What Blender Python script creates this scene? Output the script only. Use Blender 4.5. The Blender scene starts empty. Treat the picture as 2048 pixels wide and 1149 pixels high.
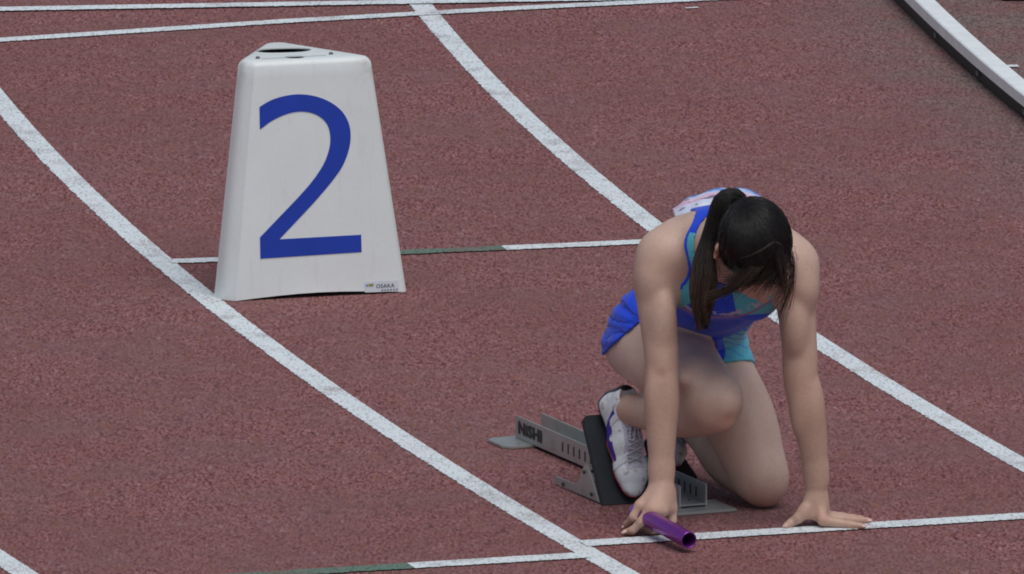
import bpy, bmesh, math, random
import numpy as np
from mathutils import Vector, Matrix, noise as mnoise
random.seed(7)
rng = np.random.default_rng(7)
C = bpy.context.scene.collection
R = math.radians

# ------------------------------------------------------------------ camera, sky, sun, exposure
FPX, PITCH, CAMY, CAMZ = 39697.6, R(10.2981), -45.0638, 8.18796
cam_d = bpy.data.cameras.new('camera'); cam = bpy.data.objects.new('camera', cam_d); C.objects.link(cam)
cam.location = (0, CAMY, CAMZ); cam.rotation_euler = (R(90) - PITCH, 0, 0)
cam_d.sensor_width = 36; cam_d.lens = FPX / 2048 * 36; cam_d.clip_end = 1500; cam_d.clip_start = 1
sc = bpy.context.scene; sc.camera = cam
sc.cycles.filter_width = 1.9
w = bpy.data.worlds.new('World'); sc.world = w; w.use_nodes = True
nt = w.node_tree; nt.nodes.clear()
SUN_EL, SUN_AZ = R(63), R(160)          # azimuth from +Y clockwise
sky = nt.nodes.new('ShaderNodeTexSky'); sky.sky_type = 'NISHITA'; sky.sun_disc = False
sky.sun_elevation = SUN_EL; sky.sun_rotation = SUN_AZ; sky.air_density = 1.0; sky.dust_density = 1.5; sky.ozone_density = 1.0
hs = nt.nodes.new('ShaderNodeHueSaturation'); hs.inputs['Saturation'].default_value = 0.7
bg = nt.nodes.new('ShaderNodeBackground'); bg.inputs['Strength'].default_value = 0.06
wo = nt.nodes.new('ShaderNodeOutputWorld')
nt.links.new(sky.outputs[0], hs.inputs['Color']); nt.links.new(hs.outputs[0], bg.inputs[0]); nt.links.new(bg.outputs[0], wo.inputs[0])
sd = bpy.data.lights.new('sun', 'SUN'); sd.energy = 1.5; sd.angle = R(48); sd.color = (1, .985, .955)
so = bpy.data.objects.new('sun', sd); C.objects.link(so)
sdir = Vector((math.sin(SUN_AZ) * math.cos(SUN_EL), math.cos(SUN_AZ) * math.cos(SUN_EL), math.sin(SUN_EL)))
so.rotation_euler = sdir.to_track_quat('Z', 'Y').to_euler()
vs = sc.view_settings; vs.view_transform = 'Standard'; vs.look = 'None'; vs.gamma = 1; vs.use_curve_mapping = False; vs.exposure = 0.34

# ------------------------------------------------------------------ measuring helpers
cP, sP = math.cos(PITCH), math.sin(PITCH)
def ray(px, py):
    x = (px - 1024) / FPX; y = -(py - 574.5) / FPX
    return np.array([x, cP + y * sP, -sP + y * cP])
CAM = np.array([0, CAMY, CAMZ])
def P(px, py, Y):
    d = ray(px, py); return CAM + d * ((Y - CAMY) / d[1])
def G(px, py, z=0.0):
    d = ray(px, py); return CAM + d * ((z - CAMZ) / d[2])

# ------------------------------------------------------------------ object helpers
def empty(name, loc, label=None, cat=None, group=None, rz=0):
    o = bpy.data.objects.new(name, None); C.objects.link(o); o.location = loc; o.rotation_euler[2] = rz
    o.empty_display_size = .1
    tag(o, label, cat, group); return o
def tag(o, label=None, cat=None, group=None, kind=None):
    if label: o['label'] = label
    if cat: o['category'] = cat
    if group: o['group'] = group
    if kind: o['kind'] = kind
    return o
def link(name, me, mats, parent=None, smooth=True):
    o = bpy.data.objects.new(name, me); C.objects.link(o)
    for m in (mats if isinstance(mats, (list, tuple)) else [mats]): me.materials.append(m)
    if smooth: me.polygons.foreach_set('use_smooth', [True] * len(me.polygons))
    if parent:
        o.parent = parent
        bpy.context.view_layer.update()
        p = parent
        mw = Matrix.Identity(4)
        chain = []
        while p: chain.append(p); p = p.parent
        for q in reversed(chain): mw = mw @ q.matrix_local
        o.matrix_local = mw.inverted()
    return o
def mesh(name, v, f, mats, parent=None, smooth=False):
    me = bpy.data.meshes.new(name); me.from_pydata([tuple(map(float, a)) for a in v], [], [tuple(a) for a in f]); me.update()
    return link(name, me, mats, parent, smooth)
def bm_obj(name, bm, mats, parent=None, smooth=False):
    bmesh.ops.recalc_face_normals(bm, faces=bm.faces)
    me = bpy.data.meshes.new(name); bm.to_mesh(me); bm.free(); return link(name, me, mats, parent, smooth)

# ------------------------------------------------------------------ material helpers
class NT:
    def __init__(s, name):
        s.m = bpy.data.materials.new(name); s.m.use_nodes = True; s.t = s.m.node_tree
        s.b = s.t.nodes['Principled BSDF']; s.o = s.t.nodes['Material Output']
        s.tc = s.t.nodes.new('ShaderNodeTexCoord')
    def n(s, typ, **k):
        x = s.t.nodes.new(typ)
        for a, b in k.items(): setattr(x, a, b)
        return x
    def l(s, a, b): s.t.links.new(a, b)
    def noise(s, scale, detail=3, rough=.6, vec=None):
        x = s.n('ShaderNodeTexNoise'); x.inputs['Scale'].default_value = scale
        x.inputs['Detail'].default_value = detail; x.inputs['Roughness'].default_value = rough
        s.l(vec or s.tc.outputs['Object'], x.inputs['Vector']); return x.outputs['Fac']
    def ramp(s, fac, stops, interp='LINEAR'):
        x = s.n('ShaderNodeValToRGB'); e = x.color_ramp; e.interpolation = interp
        while len(e.elements) < len(stops): e.elements.new(.5)
        for el, (p, c) in zip(e.elements, stops):
            el.position = p; el.color = (c, c, c, 1) if isinstance(c, (int, float)) else (*c, 1)
        s.l(fac, x.inputs['Fac']); return x.outputs['Color']
    def mix(s, fac, a, b, mode='MIX'):
        x = s.n('ShaderNodeMix'); x.data_type = 'RGBA'; x.blend_type = mode
        for i, v in ((0, fac), (6, a), (7, b)):
            if isinstance(v, (int, float)): x.inputs[i].default_value = v if i == 0 else (v, v, v, 1)
            elif isinstance(v, tuple): x.inputs[i].default_value = (*v, 1)
            else: s.l(v, x.inputs[i])
        return x.outputs[2]
    def attr(s, name):
        x = s.n('ShaderNodeAttribute'); x.attribute_name = name; return x.outputs['Fac']
    def step(s, fac, e0, e1):
        x = s.n('ShaderNodeMapRange'); x.inputs['From Min'].default_value = e0; x.inputs['From Max'].default_value = e1
        s.l(fac, x.inputs['Value']); return x.outputs['Result']
    def bump(s, h, strength, dist):
        x = s.n('ShaderNodeBump'); x.inputs['Strength'].default_value = strength; x.inputs['Distance'].default_value = dist
        s.l(h, x.inputs['Height']); s.l(x.outputs[0], s.b.inputs['Normal'])
    def set(s, col=None, rough=.6, metal=0, spec=.5):
        if col is not None:
            if isinstance(col, tuple): s.b.inputs['Base Color'].default_value = (*col, 1)
            else: s.l(col, s.b.inputs['Base Color'])
        s.b.inputs['Roughness'].default_value = rough; s.b.inputs['Metallic'].default_value = metal
        s.b.inputs['Specular IOR Level'].default_value = spec
        return s.m

def track_nodes(s):
    mp = s.n('ShaderNodeMapping'); mp.inputs['Scale'].default_value = (1, .26, 1); mp.inputs['Rotation'].default_value = (.3, .2, .55); s.l(s.tc.outputs['Object'], mp.inputs[0])
    f = s.noise(150, 2, .6, mp.outputs[0]); g = s.noise(280, 2, .6, mp.outputs[0]); big = s.noise(3.2, 4, .62); mid = s.noise(17, 3, .6)
    v = s.n('ShaderNodeTexVoronoi'); v.inputs['Scale'].default_value = 150; s.l(mp.outputs[0], v.inputs['Vector'])
    base = s.ramp(f, [(.34, (.075, .017, .017)), (.43, (.205, .067, .067)), (.50, (.272, .108, .108)), (.66, (.35, .182, .182))])
    base = s.mix(s.ramp(g, [(.36, .95), (.44, 0)]), base, (.12, .045, .048))
    base = s.mix(s.ramp(v.outputs['Color'], [(.86, 0), (.95, .5)]), base, (.42, .31, .32))
    wear = s.ramp(big, [(.40, 0), (.68, .55)])
    base = s.mix(wear, base, (.200, .118, .110))
    base = s.mix(s.ramp(mid, [(.35, .42), (.62, 0)]), base, (.165, .070, .072))
    hue = s.noise(48, 2, .5, mp.outputs[0]); base = s.mix(s.ramp(hue, [(.58, 0), (.68, .55)]), base, (.23, .096, .070))
    b2 = s.noise(1.1, 5, .65); base = s.mix(s.ramp(b2, [(.44, 0), (.66, .30)]), base, (.170, .060, .055))
    b3 = s.noise(60, 1, .3, mp.outputs[0]); base = s.mix(s.ramp(b3, [(.70, 0), (.76, .5)]), base, (.07, .035, .035))
    h = s.mix(.5, f, g)
    return base, h, f, g
def m_track():
    s = NT('track rubber'); base, h, f, g = track_nodes(s)
    # grimy band of trodden dust along the kerb (real dirt): by distance from the bend's centre
    vm = s.n('ShaderNodeVectorMath', operation='DISTANCE'); vm.inputs[1].default_value = (CX, CY, 0)
    s.l(s.tc.outputs['Object'], vm.inputs[0])
    d = s.step(vm.outputs['Value'], 36.86, 36.52)
    n = s.noise(5, 3, .6)
    mu = s.n('ShaderNodeMath', operation='MULTIPLY'); s.l(d, mu.inputs[0]); s.l(s.ramp(n, [(.3, .25), (.65, 1)]), mu.inputs[1])
    mu2 = s.n('ShaderNodeMath', operation='MULTIPLY'); s.l(mu.outputs[0], mu2.inputs[0]); mu2.inputs[1].default_value = .75
    col = s.mix(mu2.outputs[0], base, s.mix(s.ramp(f, [(.35, 0), (.65, 1)]), (.09, .075, .07), (.23, .19, .18)))
    s.bump(h, .55, .004)
    return s.set(col, .85, 0, .25)
def m_paint(name, c1, c2, wear=.5):
    s = NT(name); base, h, f, g = track_nodes(s)
    p = s.mix(s.ramp(s.noise(120, 3, .7), [(.35, .3), (.62, 1)]), c2, c1)
    p = s.mix(s.ramp(f, [(.36, .75), (.47, 0)]), p, tuple(x * .78 for x in c2))
    k = s.mix(.5, s.noise(230, 2, .6), s.noise(9, 2, .5))
    col = s.mix(s.ramp(k, [(.34 + .08 * wear, 1), (.47 + .08 * wear, 0)]), p, s.mix(.45, base, c2))
    s.bump(h, .5, .004)
    return s.set(col, .75, 0, .3)

# bend centre and radii
CX, CY, R0 = 37.1342, 8.9513, 36.5
TRACK = m_track()
WHITE = m_paint('line paint white', (.80, .86, .88), (.55, .59, .62), .05)
GREEN = m_paint('line paint green', (.13, .24, .19), (.10, .15, .12), .9)

# ------------------------------------------------------------------ ground
gm = mesh('track_surface', [(-300, -300, 0), (300, -300, 0), (300, 300, 0), (-300, 300, 0)], [(0, 1, 2, 3)], TRACK); tag(gm, kind='structure')

def jag(x, s=1.0):
    return (mnoise.noise(Vector((x * 130, 3.3 * s, .7))) * .0030 + mnoise.noise(Vector((x * 290, 5.1 * s, .2))) * .0045 + mnoise.noise(Vector((x * 35, 9.1 * s, 2))) * .0016)
def arc_line(name, r_out, wdt, a0, a1, mat, z=.0016, n=2600):
    v = []; f = []
    for i in range(n + 1):
        a = a0 + (a1 - a0) * i / n; L = a * r_out
        ro = r_out + jag(L, r_out); ri = r_out - wdt + jag(L, r_out + 5) * .35
        v += [(CX + ri * math.cos(a), CY + ri * math.sin(a), z), (CX + ro * math.cos(a), CY + ro * math.sin(a), z)]
        if i: k = 2 * i; f.append((k - 2, k, k + 1, k - 1))
    return tag(mesh(name, v, f, mat), kind='structure')
A = lambda p: math.atan2(p[1] - CY, p[0] - CX) % (2 * math.pi)
for k in (1, 2, 3):
    arc_line('lane_line', R0 + 1.22 * k + .003, .056, math.pi - .25, math.pi + .65, WHITE, n=6000)
def straight(name, p0, p1, wdt, mat, z, sd=1):
    p0 = np.array(p0[:2]); p1 = np.array(p1[:2]); L = np.hypot(*(p1 - p0)); d = (p1 - p0) / L; nn = np.array([-d[1], d[0]])
    n = max(2, int(L / .004)); v = []; f = []
    for i in range(n + 1):
        q = p0 + d * L * i / n
        a = q + nn * (wdt / 2 + jag(L * i / n + sd, sd) * .6); b = q - nn * (wdt / 2 + jag(L * i / n + sd, sd + 3) * 1.4)
        v += [(*a, z), (*b, z)]
        if i: k = 2 * i; f.append((k - 2, k - 1, k + 1, k))
    return tag(mesh(name, v, f, mat), kind='structure')
# crossing marks: white, green in the lane's middle, white
e1, e2, e3, e4, e5 = G(340, 525), G(470, 520.5), G(1008, 498.3), G(1360, 482.5), G(1320, 484.3)
straight('crossing_line', e1, e2, .056, WHITE, .0030, 1)
straight('crossing_line', e2 , e3, .056, GREEN, .0030, 2)
straight('crossing_line', e3, e4, .056, WHITE, .0030, 3)
straight('start_line', G(1165, 1089.6), G(2110, 1030.4), .066, WHITE, .0030, 4)
straight('crossing_line', G(300, 1165.5), G(822, 1133.8), .060, GREEN, .0030, 5)
straight('crossing_line', G(822, 1133.8), G(1175, 1112.5), .062, WHITE, .0030, 6)
straight('long_curve_line', G(-60, 86), G(560, 45.3), .056, WHITE, .0030, 7)
straight('long_curve_line', G(560, 45.3), G(1000, 20.5), .056, WHITE, .0032, 8)
straight('long_curve_line', G(1000, 20.5), G(1560, -7), .056, WHITE, .0034, 9)
straight('crossing_line', G(-60, 22.4), G(900, 5.6), .060, WHITE, .0044, 10)
straight('crossing_line', G(900, 5.6), G(1700, -8), .060, WHITE, .0046, 11)
straight('white_fleck', G(1371, 18.5), G(1396, 17.0), .012, WHITE, .003, 12)  # two tiny white marks on the ground
straight('white_fleck', G(2011, 134.6), G(2036, 133.8), .03, WHITE, .003, 13)

# ------------------------------------------------------------------ kerb rail on the inner edge
def m_plain(name, col, rough=.5, metal=0, spec=.5, dirt=None, bump=0):
    s = NT(name)
    c = s.mix(s.ramp(s.noise(14, 4, .6), [(.35, 0), (.7, 1)]), col, tuple(min(1, x * .86) for x in col))
    if dirt: c = s.mix(s.ramp(s.noise(38, 5, .7), [(.56, 0), (.78, .7)]), c, dirt)
    if bump: s.bump(s.noise(260, 2, .5), bump, .001)
    return s.set(c, rough, metal, spec)
KERB = m_plain('kerb white aluminium', (.92, .96, .97), .42, 0, .5, (.75, .76, .75))
BLACK = m_plain('matt black', (.012, .013, .014), .6)
ALU = m_plain('brushed aluminium', (.46, .47, .46), .46, .7, .5, (.22, .21, .19))
kerb = empty('kerb_rail', (CX - R0, CY, 0), 'curved white aluminium kerb rail over a black strip along the inner edge of the track', 'kerb')
def sweep(name, prof, a0, a1, n, mat, parent):
    v = []; f = []; m = len(prof)
    for i in range(n + 1):
        a = a0 + (a1 - a0) * i / n
        for r, z in prof: v.append((CX + (R0 + r) * math.cos(a), CY + (R0 + r) * math.sin(a), z))
        if i:
            for j in range(m): f.append(((i - 1) * m + j, (i - 1) * m + (j + 1) % m, i * m + (j + 1) % m, i * m + j))
    f += [tuple(range(m)), tuple(n * m + j for j in range(m - 1, -1, -1))]
    return mesh(name, v, f, mat, parent)
KA0, KA1 = math.pi - .25, math.pi + .60
KO = .020
sweep('rail', [(KO, .037), (KO, .063), (KO - .003, .066), (KO - .047, .066), (KO - .050, .063), (KO - .050, .037), (KO - .048, .037), (KO - .048, .0635), (KO - .002, .0635), (KO - .002, .037)], KA0, KA1, 500, KERB, kerb)
sweep('gap_strip', [(KO - .010, .002), (KO - .010, .0625), (KO - .040, .0625), (KO - .040, .002)], KA0, KA1, 500, BLACK, kerb)  # continuous black strip filling the gap under the rail
for i in range(60):
    a = math.pi + .1376 - .0156 * 18 + i * .0156
    if a > KA1: break
    bm = bmesh.new(); bmesh.ops.create_cube(bm, size=1)
    bmesh.ops.scale(bm, vec=(.008, .022, .012), verts=bm.verts)
    bmesh.ops.rotate(bm, cent=(0, 0, 0), matrix=Matrix.Rotation(a, 3, 'Z'), verts=bm.verts)
    bmesh.ops.translate(bm, vec=(CX + (R0 + .012) * math.cos(a), CY + (R0 + .012) * math.sin(a), .020), verts=bm.verts)
    if i == 0: fm = m_plain('kerb foot clip', (.16, .18, .17), .5, .4)
    bm_obj('clip', bm, fm, kerb)
# dark equipment beyond the kerb (only its near corner is in view)
q = G(1994, 4)
bm = bmesh.new(); bmesh.ops.create_cube(bm, size=1); bmesh.ops.scale(bm, vec=(.5, .35, .10), verts=bm.verts)
bmesh.ops.bevel(bm, geom=list(bm.edges), offset=.012, segments=3, affect='EDGES')
bmesh.ops.translate(bm, vec=(q[0] + .252, q[1] + .178, .05), verts=bm.verts)
cs = bm_obj('equipment_case', bm, BLACK, None, True)
tag(cs, 'black low case on the track beyond the white kerb, at the top right corner', 'case')

# ------------------------------------------------------------------ lane marker box
MK_C = np.array([-.505, .002]); PHI = R(16.5)
def tri_ring(Rad, rc, z, n=9, sag=0.0, c=MK_C):
    """rounded triangle; Rad = corner radius of the sharp triangle, rc = rounding"""
    pts = []; rcs = (rc, rc * .35, rc)
    for k in range(3):
        rc = rcs[k]; rn = rcs[(k + 1) % 3]
        th = PHI + R(-150 + 120 * k)      # corner direction: left-front, right-front, back
        cc = c + (Rad - 2 * rc) * np.array([math.cos(th), math.sin(th)])
        for i in range(n):
            a = th + R(-60 + 120 * i / (n - 1)); rr = rc * (.45 + .55 * (.5 / math.cos(a - th))); pts.append((cc[0] + rr * math.cos(a), cc[1] + rr * math.sin(a), z, 0))
        # along the side to the next corner
        nxt = PHI + R(-150 + 120 * (k + 1)); c2 = c + (Rad - 2 * rn) * np.array([math.cos(nxt), math.sin(nxt)])
        an = th + R(60); s0 = cc + rc * np.array([math.cos(an), math.sin(an)]); s1 = c2 + rn * np.array([math.cos(an), math.sin(an)])
        for i in range(1, 8):
            t = i / 8; q = s0 + (s1 - s0) * t; pts.append((q[0], q[1], z, math.sin(math.pi * t)))
    return pts
def marker_shell(off, topz, arch, z0):
    rings = []
    H = topz
    for i, z in enumerate([z0] + [H * t for t in (.04, .12, .25, .4, .55, .7, .85, .93)] + [H - .014]):
        t = z / .55; Rad = .286 - off * 2 + (.196 - .286) * t; rc = .040 - off * .8 - .010 * t
        
        rings.append([(x, y, z + (arch * s if i == 0 else 0)) for x, y, _, s in tri_ring(Rad, rc, z)])
    for a in (30, 60, 90):
        z = H - .014 + .014 * math.sin(R(a)); Rad = .286 - off * 2 + (.196 - .286) * (H / .55) - .028 * (1 - math.cos(R(a)))
        rings.append([(x, y, z) for x, y, _, s in tri_ring(Rad, (.030 - off * .8) - .012 * (1 - math.cos(R(a))), z)])
    m = len(rings[0]); v = [p for r in rings for p in r]; f = []
    for i in range(1, len(rings)):
        for j in range(m): f.append(((i - 1) * m + j, (i - 1) * m + (j + 1) % m, i * m + (j + 1) % m, i * m + j))
    f.append(tuple((len(rings) - 1) * m + j for j in range(m))); f.append(tuple(range(m - 1, -1, -1)))
    return v, f
def raw(name, v, f):
    me = bpy.data.meshes.new(name); me.from_pydata([tuple(map(float, a)) for a in v], [], f); me.update()
    bm = bmesh.new(); bm.from_mesh(me); bmesh.ops.triangulate(bm, faces=[x for x in bm.faces if len(x.verts) > 4])
    bmesh.ops.recalc_face_normals(bm, faces=bm.faces); bm.to_mesh(me); bm.free()
    o = bpy.data.objects.new(name, me); C.objects.link(o); return o
def slot(px0, py0, px1, py1, wd, z, depth=.05):
    a = G(px0, py0, z)[:2]; b = G(px1, py1, z)[:2]; L = np.hypot(*(b - a)); d = (b - a) / L; nn = np.array([-d[1], d[0]])
    n = 32; ring = []
    for i in range(n):
        t = 2 * math.pi * i / n; cx = math.cos(t); sy = math.sin(t)
        q = (a + b) / 2 + d * L / 2 * np.sign(cx) * abs(cx) ** .75 + nn * wd / 2 * sy; ring.append(q)
    v = [(*q, z - depth) for q in ring] + [(*q, z + .02) for q in ring]
    f = [(i, (i + 1) % n, n + (i + 1) % n, n + i) for i in range(n)] + [tuple(range(n - 1, -1, -1)), tuple(range(n, 2 * n))]
    return raw('cut', v, f)
HT = .5485
outer = raw('outer', *marker_shell(0, HT, .010, .001))
inner = raw('inner', *marker_shell(.0025, HT - .0028, 0, -.02))
cuts = [inner, slot(511, 102.5, 622, 99, .066, HT), slot(570, 115, 608, 114, .036, HT)]
for o in cuts:
    m = outer.modifiers.new('b', 'BOOLEAN'); m.object = o; m.operation = 'DIFFERENCE'; m.solver = 'EXACT'
bpy.context.view_layer.update()
me = bpy.data.meshes.new_from_object(outer.evaluated_get(bpy.context.evaluated_depsgraph_get()))
for o in [outer] + cuts: bpy.data.objects.remove(o)
s = NT('marker white plastic')
c = s.mix(s.ramp(s.noise(6, 4, .6), [(.3, 0), (.75, 1)]), (.77, .82, .82), (.71, .75, .74))
c = s.mix(s.ramp(s.noise(160, 3, .6), [(.4, 0), (.7, .10)]), c, (.5, .52, .52))
# grime collected just under the rounded shoulder, rust-brown scuffs
sep = s.n('ShaderNodeSeparateXYZ'); s.l(s.tc.outputs['Object'], sep.inputs[0])
up = s.step(sep.outputs['Z'], .47, .535); dn = s.step(sep.outputs['Z'], .548, .538)
mm = s.n('ShaderNodeMath', operation='MULTIPLY'); s.l(up, mm.inputs[0]); s.l(dn, mm.inputs[1])
xe = s.ramp(s.step(sep.outputs['X'], -.64, -.30), [(0, 1), (.16, .0), (.80, .0), (1, 1)])
m3 = s.n('ShaderNodeMath', operation='MULTIPLY'); s.l(mm.outputs[0], m3.inputs[0]); s.l(xe, m3.inputs[1])
m4 = s.n('ShaderNodeMath', operation='MULTIPLY'); s.l(m3.outputs[0], m4.inputs[0]); s.l(s.ramp(s.noise(45, 4, .7), [(.42, 0), (.7, .9)]), m4.inputs[1])
c = s.mix(m4.outputs[0], c, (.30, .24, .20))
st = s.n('ShaderNodeMapping'); st.inputs['Scale'].default_value = (60, 60, 5); s.l(s.tc.outputs['Object'], st.inputs[0])
c = s.mix(s.ramp(s.noise(1, 4, .6, st.outputs[0]), [(.58, 0), (.85, .35)]), c, (.52, .46, .38))
MARK = s.set(c, .38, 0, .5)
marker = empty('lane_marker', (float(MK_C[0]), float(MK_C[1]), 0), 'white plastic three-sided lane marker box with a large blue number 2, standing behind the start', 'lane marker')
shell = link('shell', me, MARK, marker, False)
bm = bmesh.new(); bm.from_mesh(me)
for fc in bm.faces: fc.smooth = True
for e in bm.edges:
    if len(e.link_faces) == 2 and e.calc_face_angle() > R(35): e.smooth = False
bm.to_mesh(me); bm.free()
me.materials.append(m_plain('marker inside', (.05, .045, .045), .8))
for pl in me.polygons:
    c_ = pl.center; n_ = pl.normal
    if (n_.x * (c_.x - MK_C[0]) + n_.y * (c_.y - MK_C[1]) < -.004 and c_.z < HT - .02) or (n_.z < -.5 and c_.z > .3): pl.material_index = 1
# front face plane (through its mid line, leaning back)
def mk_face(t, off=0):
    Rad = .286 + (.196 - .286) * t; ap = Rad / 2 + off
    n = np.array([math.sin(PHI), -math.cos(PHI)]); q = MK_C + n * ap; return np.array([q[0], q[1], t * .55])
f0, f1 = mk_face(0, .0006), mk_face(1, .0006)
lat = np.array([math.cos(PHI), math.sin(PHI), 0]); upv = (f1 - f0) / np.linalg.norm(f1 - f0); nrm = np.cross(lat, upv)
def onface(px, py, lift=0):
    d = ray(px, py); t = np.dot(f0 + nrm * lift - CAM, nrm) / np.dot(d, nrm); return CAM + d * t
def fill_poly(name, pts3, mat, parent, thick, n3):
    """flat plate from an outline: curve-free ear clipping, with real thickness"""
    bm = bmesh.new(); vs_ = [bm.verts.new(tuple(map(float, p))) for p in pts3]
    fc = bm.faces.new(vs_); r = bmesh.ops.extrude_face_region(bm, geom=[fc])
    bmesh.ops.translate(bm, vec=Vector(tuple(map(float, -n3 * thick))), verts=[x for x in r['geom'] if isinstance(x, bmesh.types.BMVert)])
    bmesh.ops.triangulate(bm, faces=[x for x in bm.faces if len(x.verts) > 4])
    return bm_obj(name, bm, mat, parent)
def catmull(pts, n=6):
    out = []
    for i in range(len(pts) - 1):
        p0 = pts[max(i - 1, 0)]; p1 = pts[i]; p2 = pts[i + 1]; p3 = pts[min(i + 2, len(pts) - 1)]
        for k in range(n):
            t = k / n
            out.append(tuple(.5 * ((2 * p1[j]) + (-p0[j] + p2[j]) * t + (2 * p0[j] - 5 * p1[j] + 4 * p2[j] - p3[j]) * t * t + (-p0[j] + 3 * p1[j] - 3 * p2[j] + p3[j]) * t ** 3) for j in range(len(p1))))
    out.append(tuple(pts[-1])); return out
BLUEV = m_plain('blue vinyl', (.010, .048, .42), .4, 0, .5)
two = catmull([(207, 302), (255, 274), (312, 256), (375, 249), (440, 257), (500, 280), (550, 318), (579, 367), (588, 420), (581, 478), (556, 545), (515, 606), (450, 684), (380, 760), (290, 855)]) \
    + [(632, 836), (634, 908), (211, 936), (209, 847)] + catmull([(211, 845), (300, 752), (380, 668), (437, 600), (478, 535), (499, 475), (503, 425), (492, 378), (463, 345), (422, 326), (375, 321), (322, 331), (262, 358), (209, 396)])
two = [(420 + x / 2.09, 70 + y / 2.09) for x, y in two]
fill_poly('numeral', [onface(x, y, .0008) for x, y in two], BLUEV, marker, .0007, nrm)
STK = m_plain('sticker', (.70, .75, .81), .3)
fill_poly('sticker', [onface(x, y, .0008) for x, y in ((729, 564), (797, 561), (798, 583), (730, 585.5))], STK, marker, .0006, nrm)
def text(name, body, size, origin, xd, yd, mat, parent, offset=0.0, thick=.0004, sx=1.0):
    cu = bpy.data.curves.new('t', 'FONT'); cu.body = body; cu.size = size; cu.space_character = 1.06; cu.extrude = thick / 2; cu.offset = offset; cu.resolution_u = 3
    t = bpy.data.objects.new('t', cu); C.objects.link(t); bpy.context.view_layer.update()
    me = bpy.data.meshes.new_from_object(t.evaluated_get(bpy.context.evaluated_depsgraph_get())); bpy.data.objects.remove(t)
    zd = np.cross(xd, yd)
    M = Matrix(((xd[0] * sx, yd[0], zd[0], origin[0]), (xd[1] * sx, yd[1], zd[1], origin[1]), (xd[2] * sx, yd[2], zd[2], origin[2]), (0, 0, 0, 1)))
    me.transform(M); return link(name, me, mat, parent, False)
INK = m_plain('grey ink', (.06, .08, .14), .5)
YG = m_plain('yellow green ink', (.30, .30, .08), .5)
BI = m_plain('light blue ink', (.10, .2, .5), .5)
text('lettering', 'OSAKA', .0125, onface(752, 576.5, .0016), lat, upv, INK, marker, 0, .0004, 1.05)
text('lettering', '●●●●●●'.replace('●', 'o '), .006, onface(763, 582, .0016), lat, upv, INK, marker, .0002, .0004, 1.3)
fill_poly('logo', [onface(x, y, .0016) for x, y in ((737, 568.5), (748, 567.5), (746, 573), (738, 573.5))], YG, marker, .0006, nrm)
fill_poly('logo', [onface(x, y, .0016) for x, y in ((731, 571), (736, 568.5), (735.5, 574.5))], BI, marker, .0006, nrm)
# screw heads and a moulded seam on the top
SCREW = m_plain('screw steel', (.15, .16, .17), .4, .6)
for (px, py) in ((515.5, 117.5), (662, 109)):
    q = G(px, py, HT)
    bm = bmesh.new(); bmesh.ops.create_cone(bm, cap_ends=True, segments=14, radius1=.006, radius2=.004, depth=.005)
    bmesh.ops.translate(bm, vec=(q[0], q[1], HT + .002), verts=bm.verts); bm_obj('screw', bm, SCREW, marker)
a = G(523, 118.6, HT); b = G(652, 111.2, HT); d = (b - a) / np.linalg.norm(b - a); nn = np.array([-d[1], d[0], 0]) * .0016
mesh('seam', [a - nn + (0, 0, .0005), b - nn + (0, 0, .0005), b + nn + (0, 0, .0005), a + nn + (0, 0, .0005)], [(0, 1, 2, 3)], m_plain('seam grey', (.32, .33, .33), .6), marker)

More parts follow.
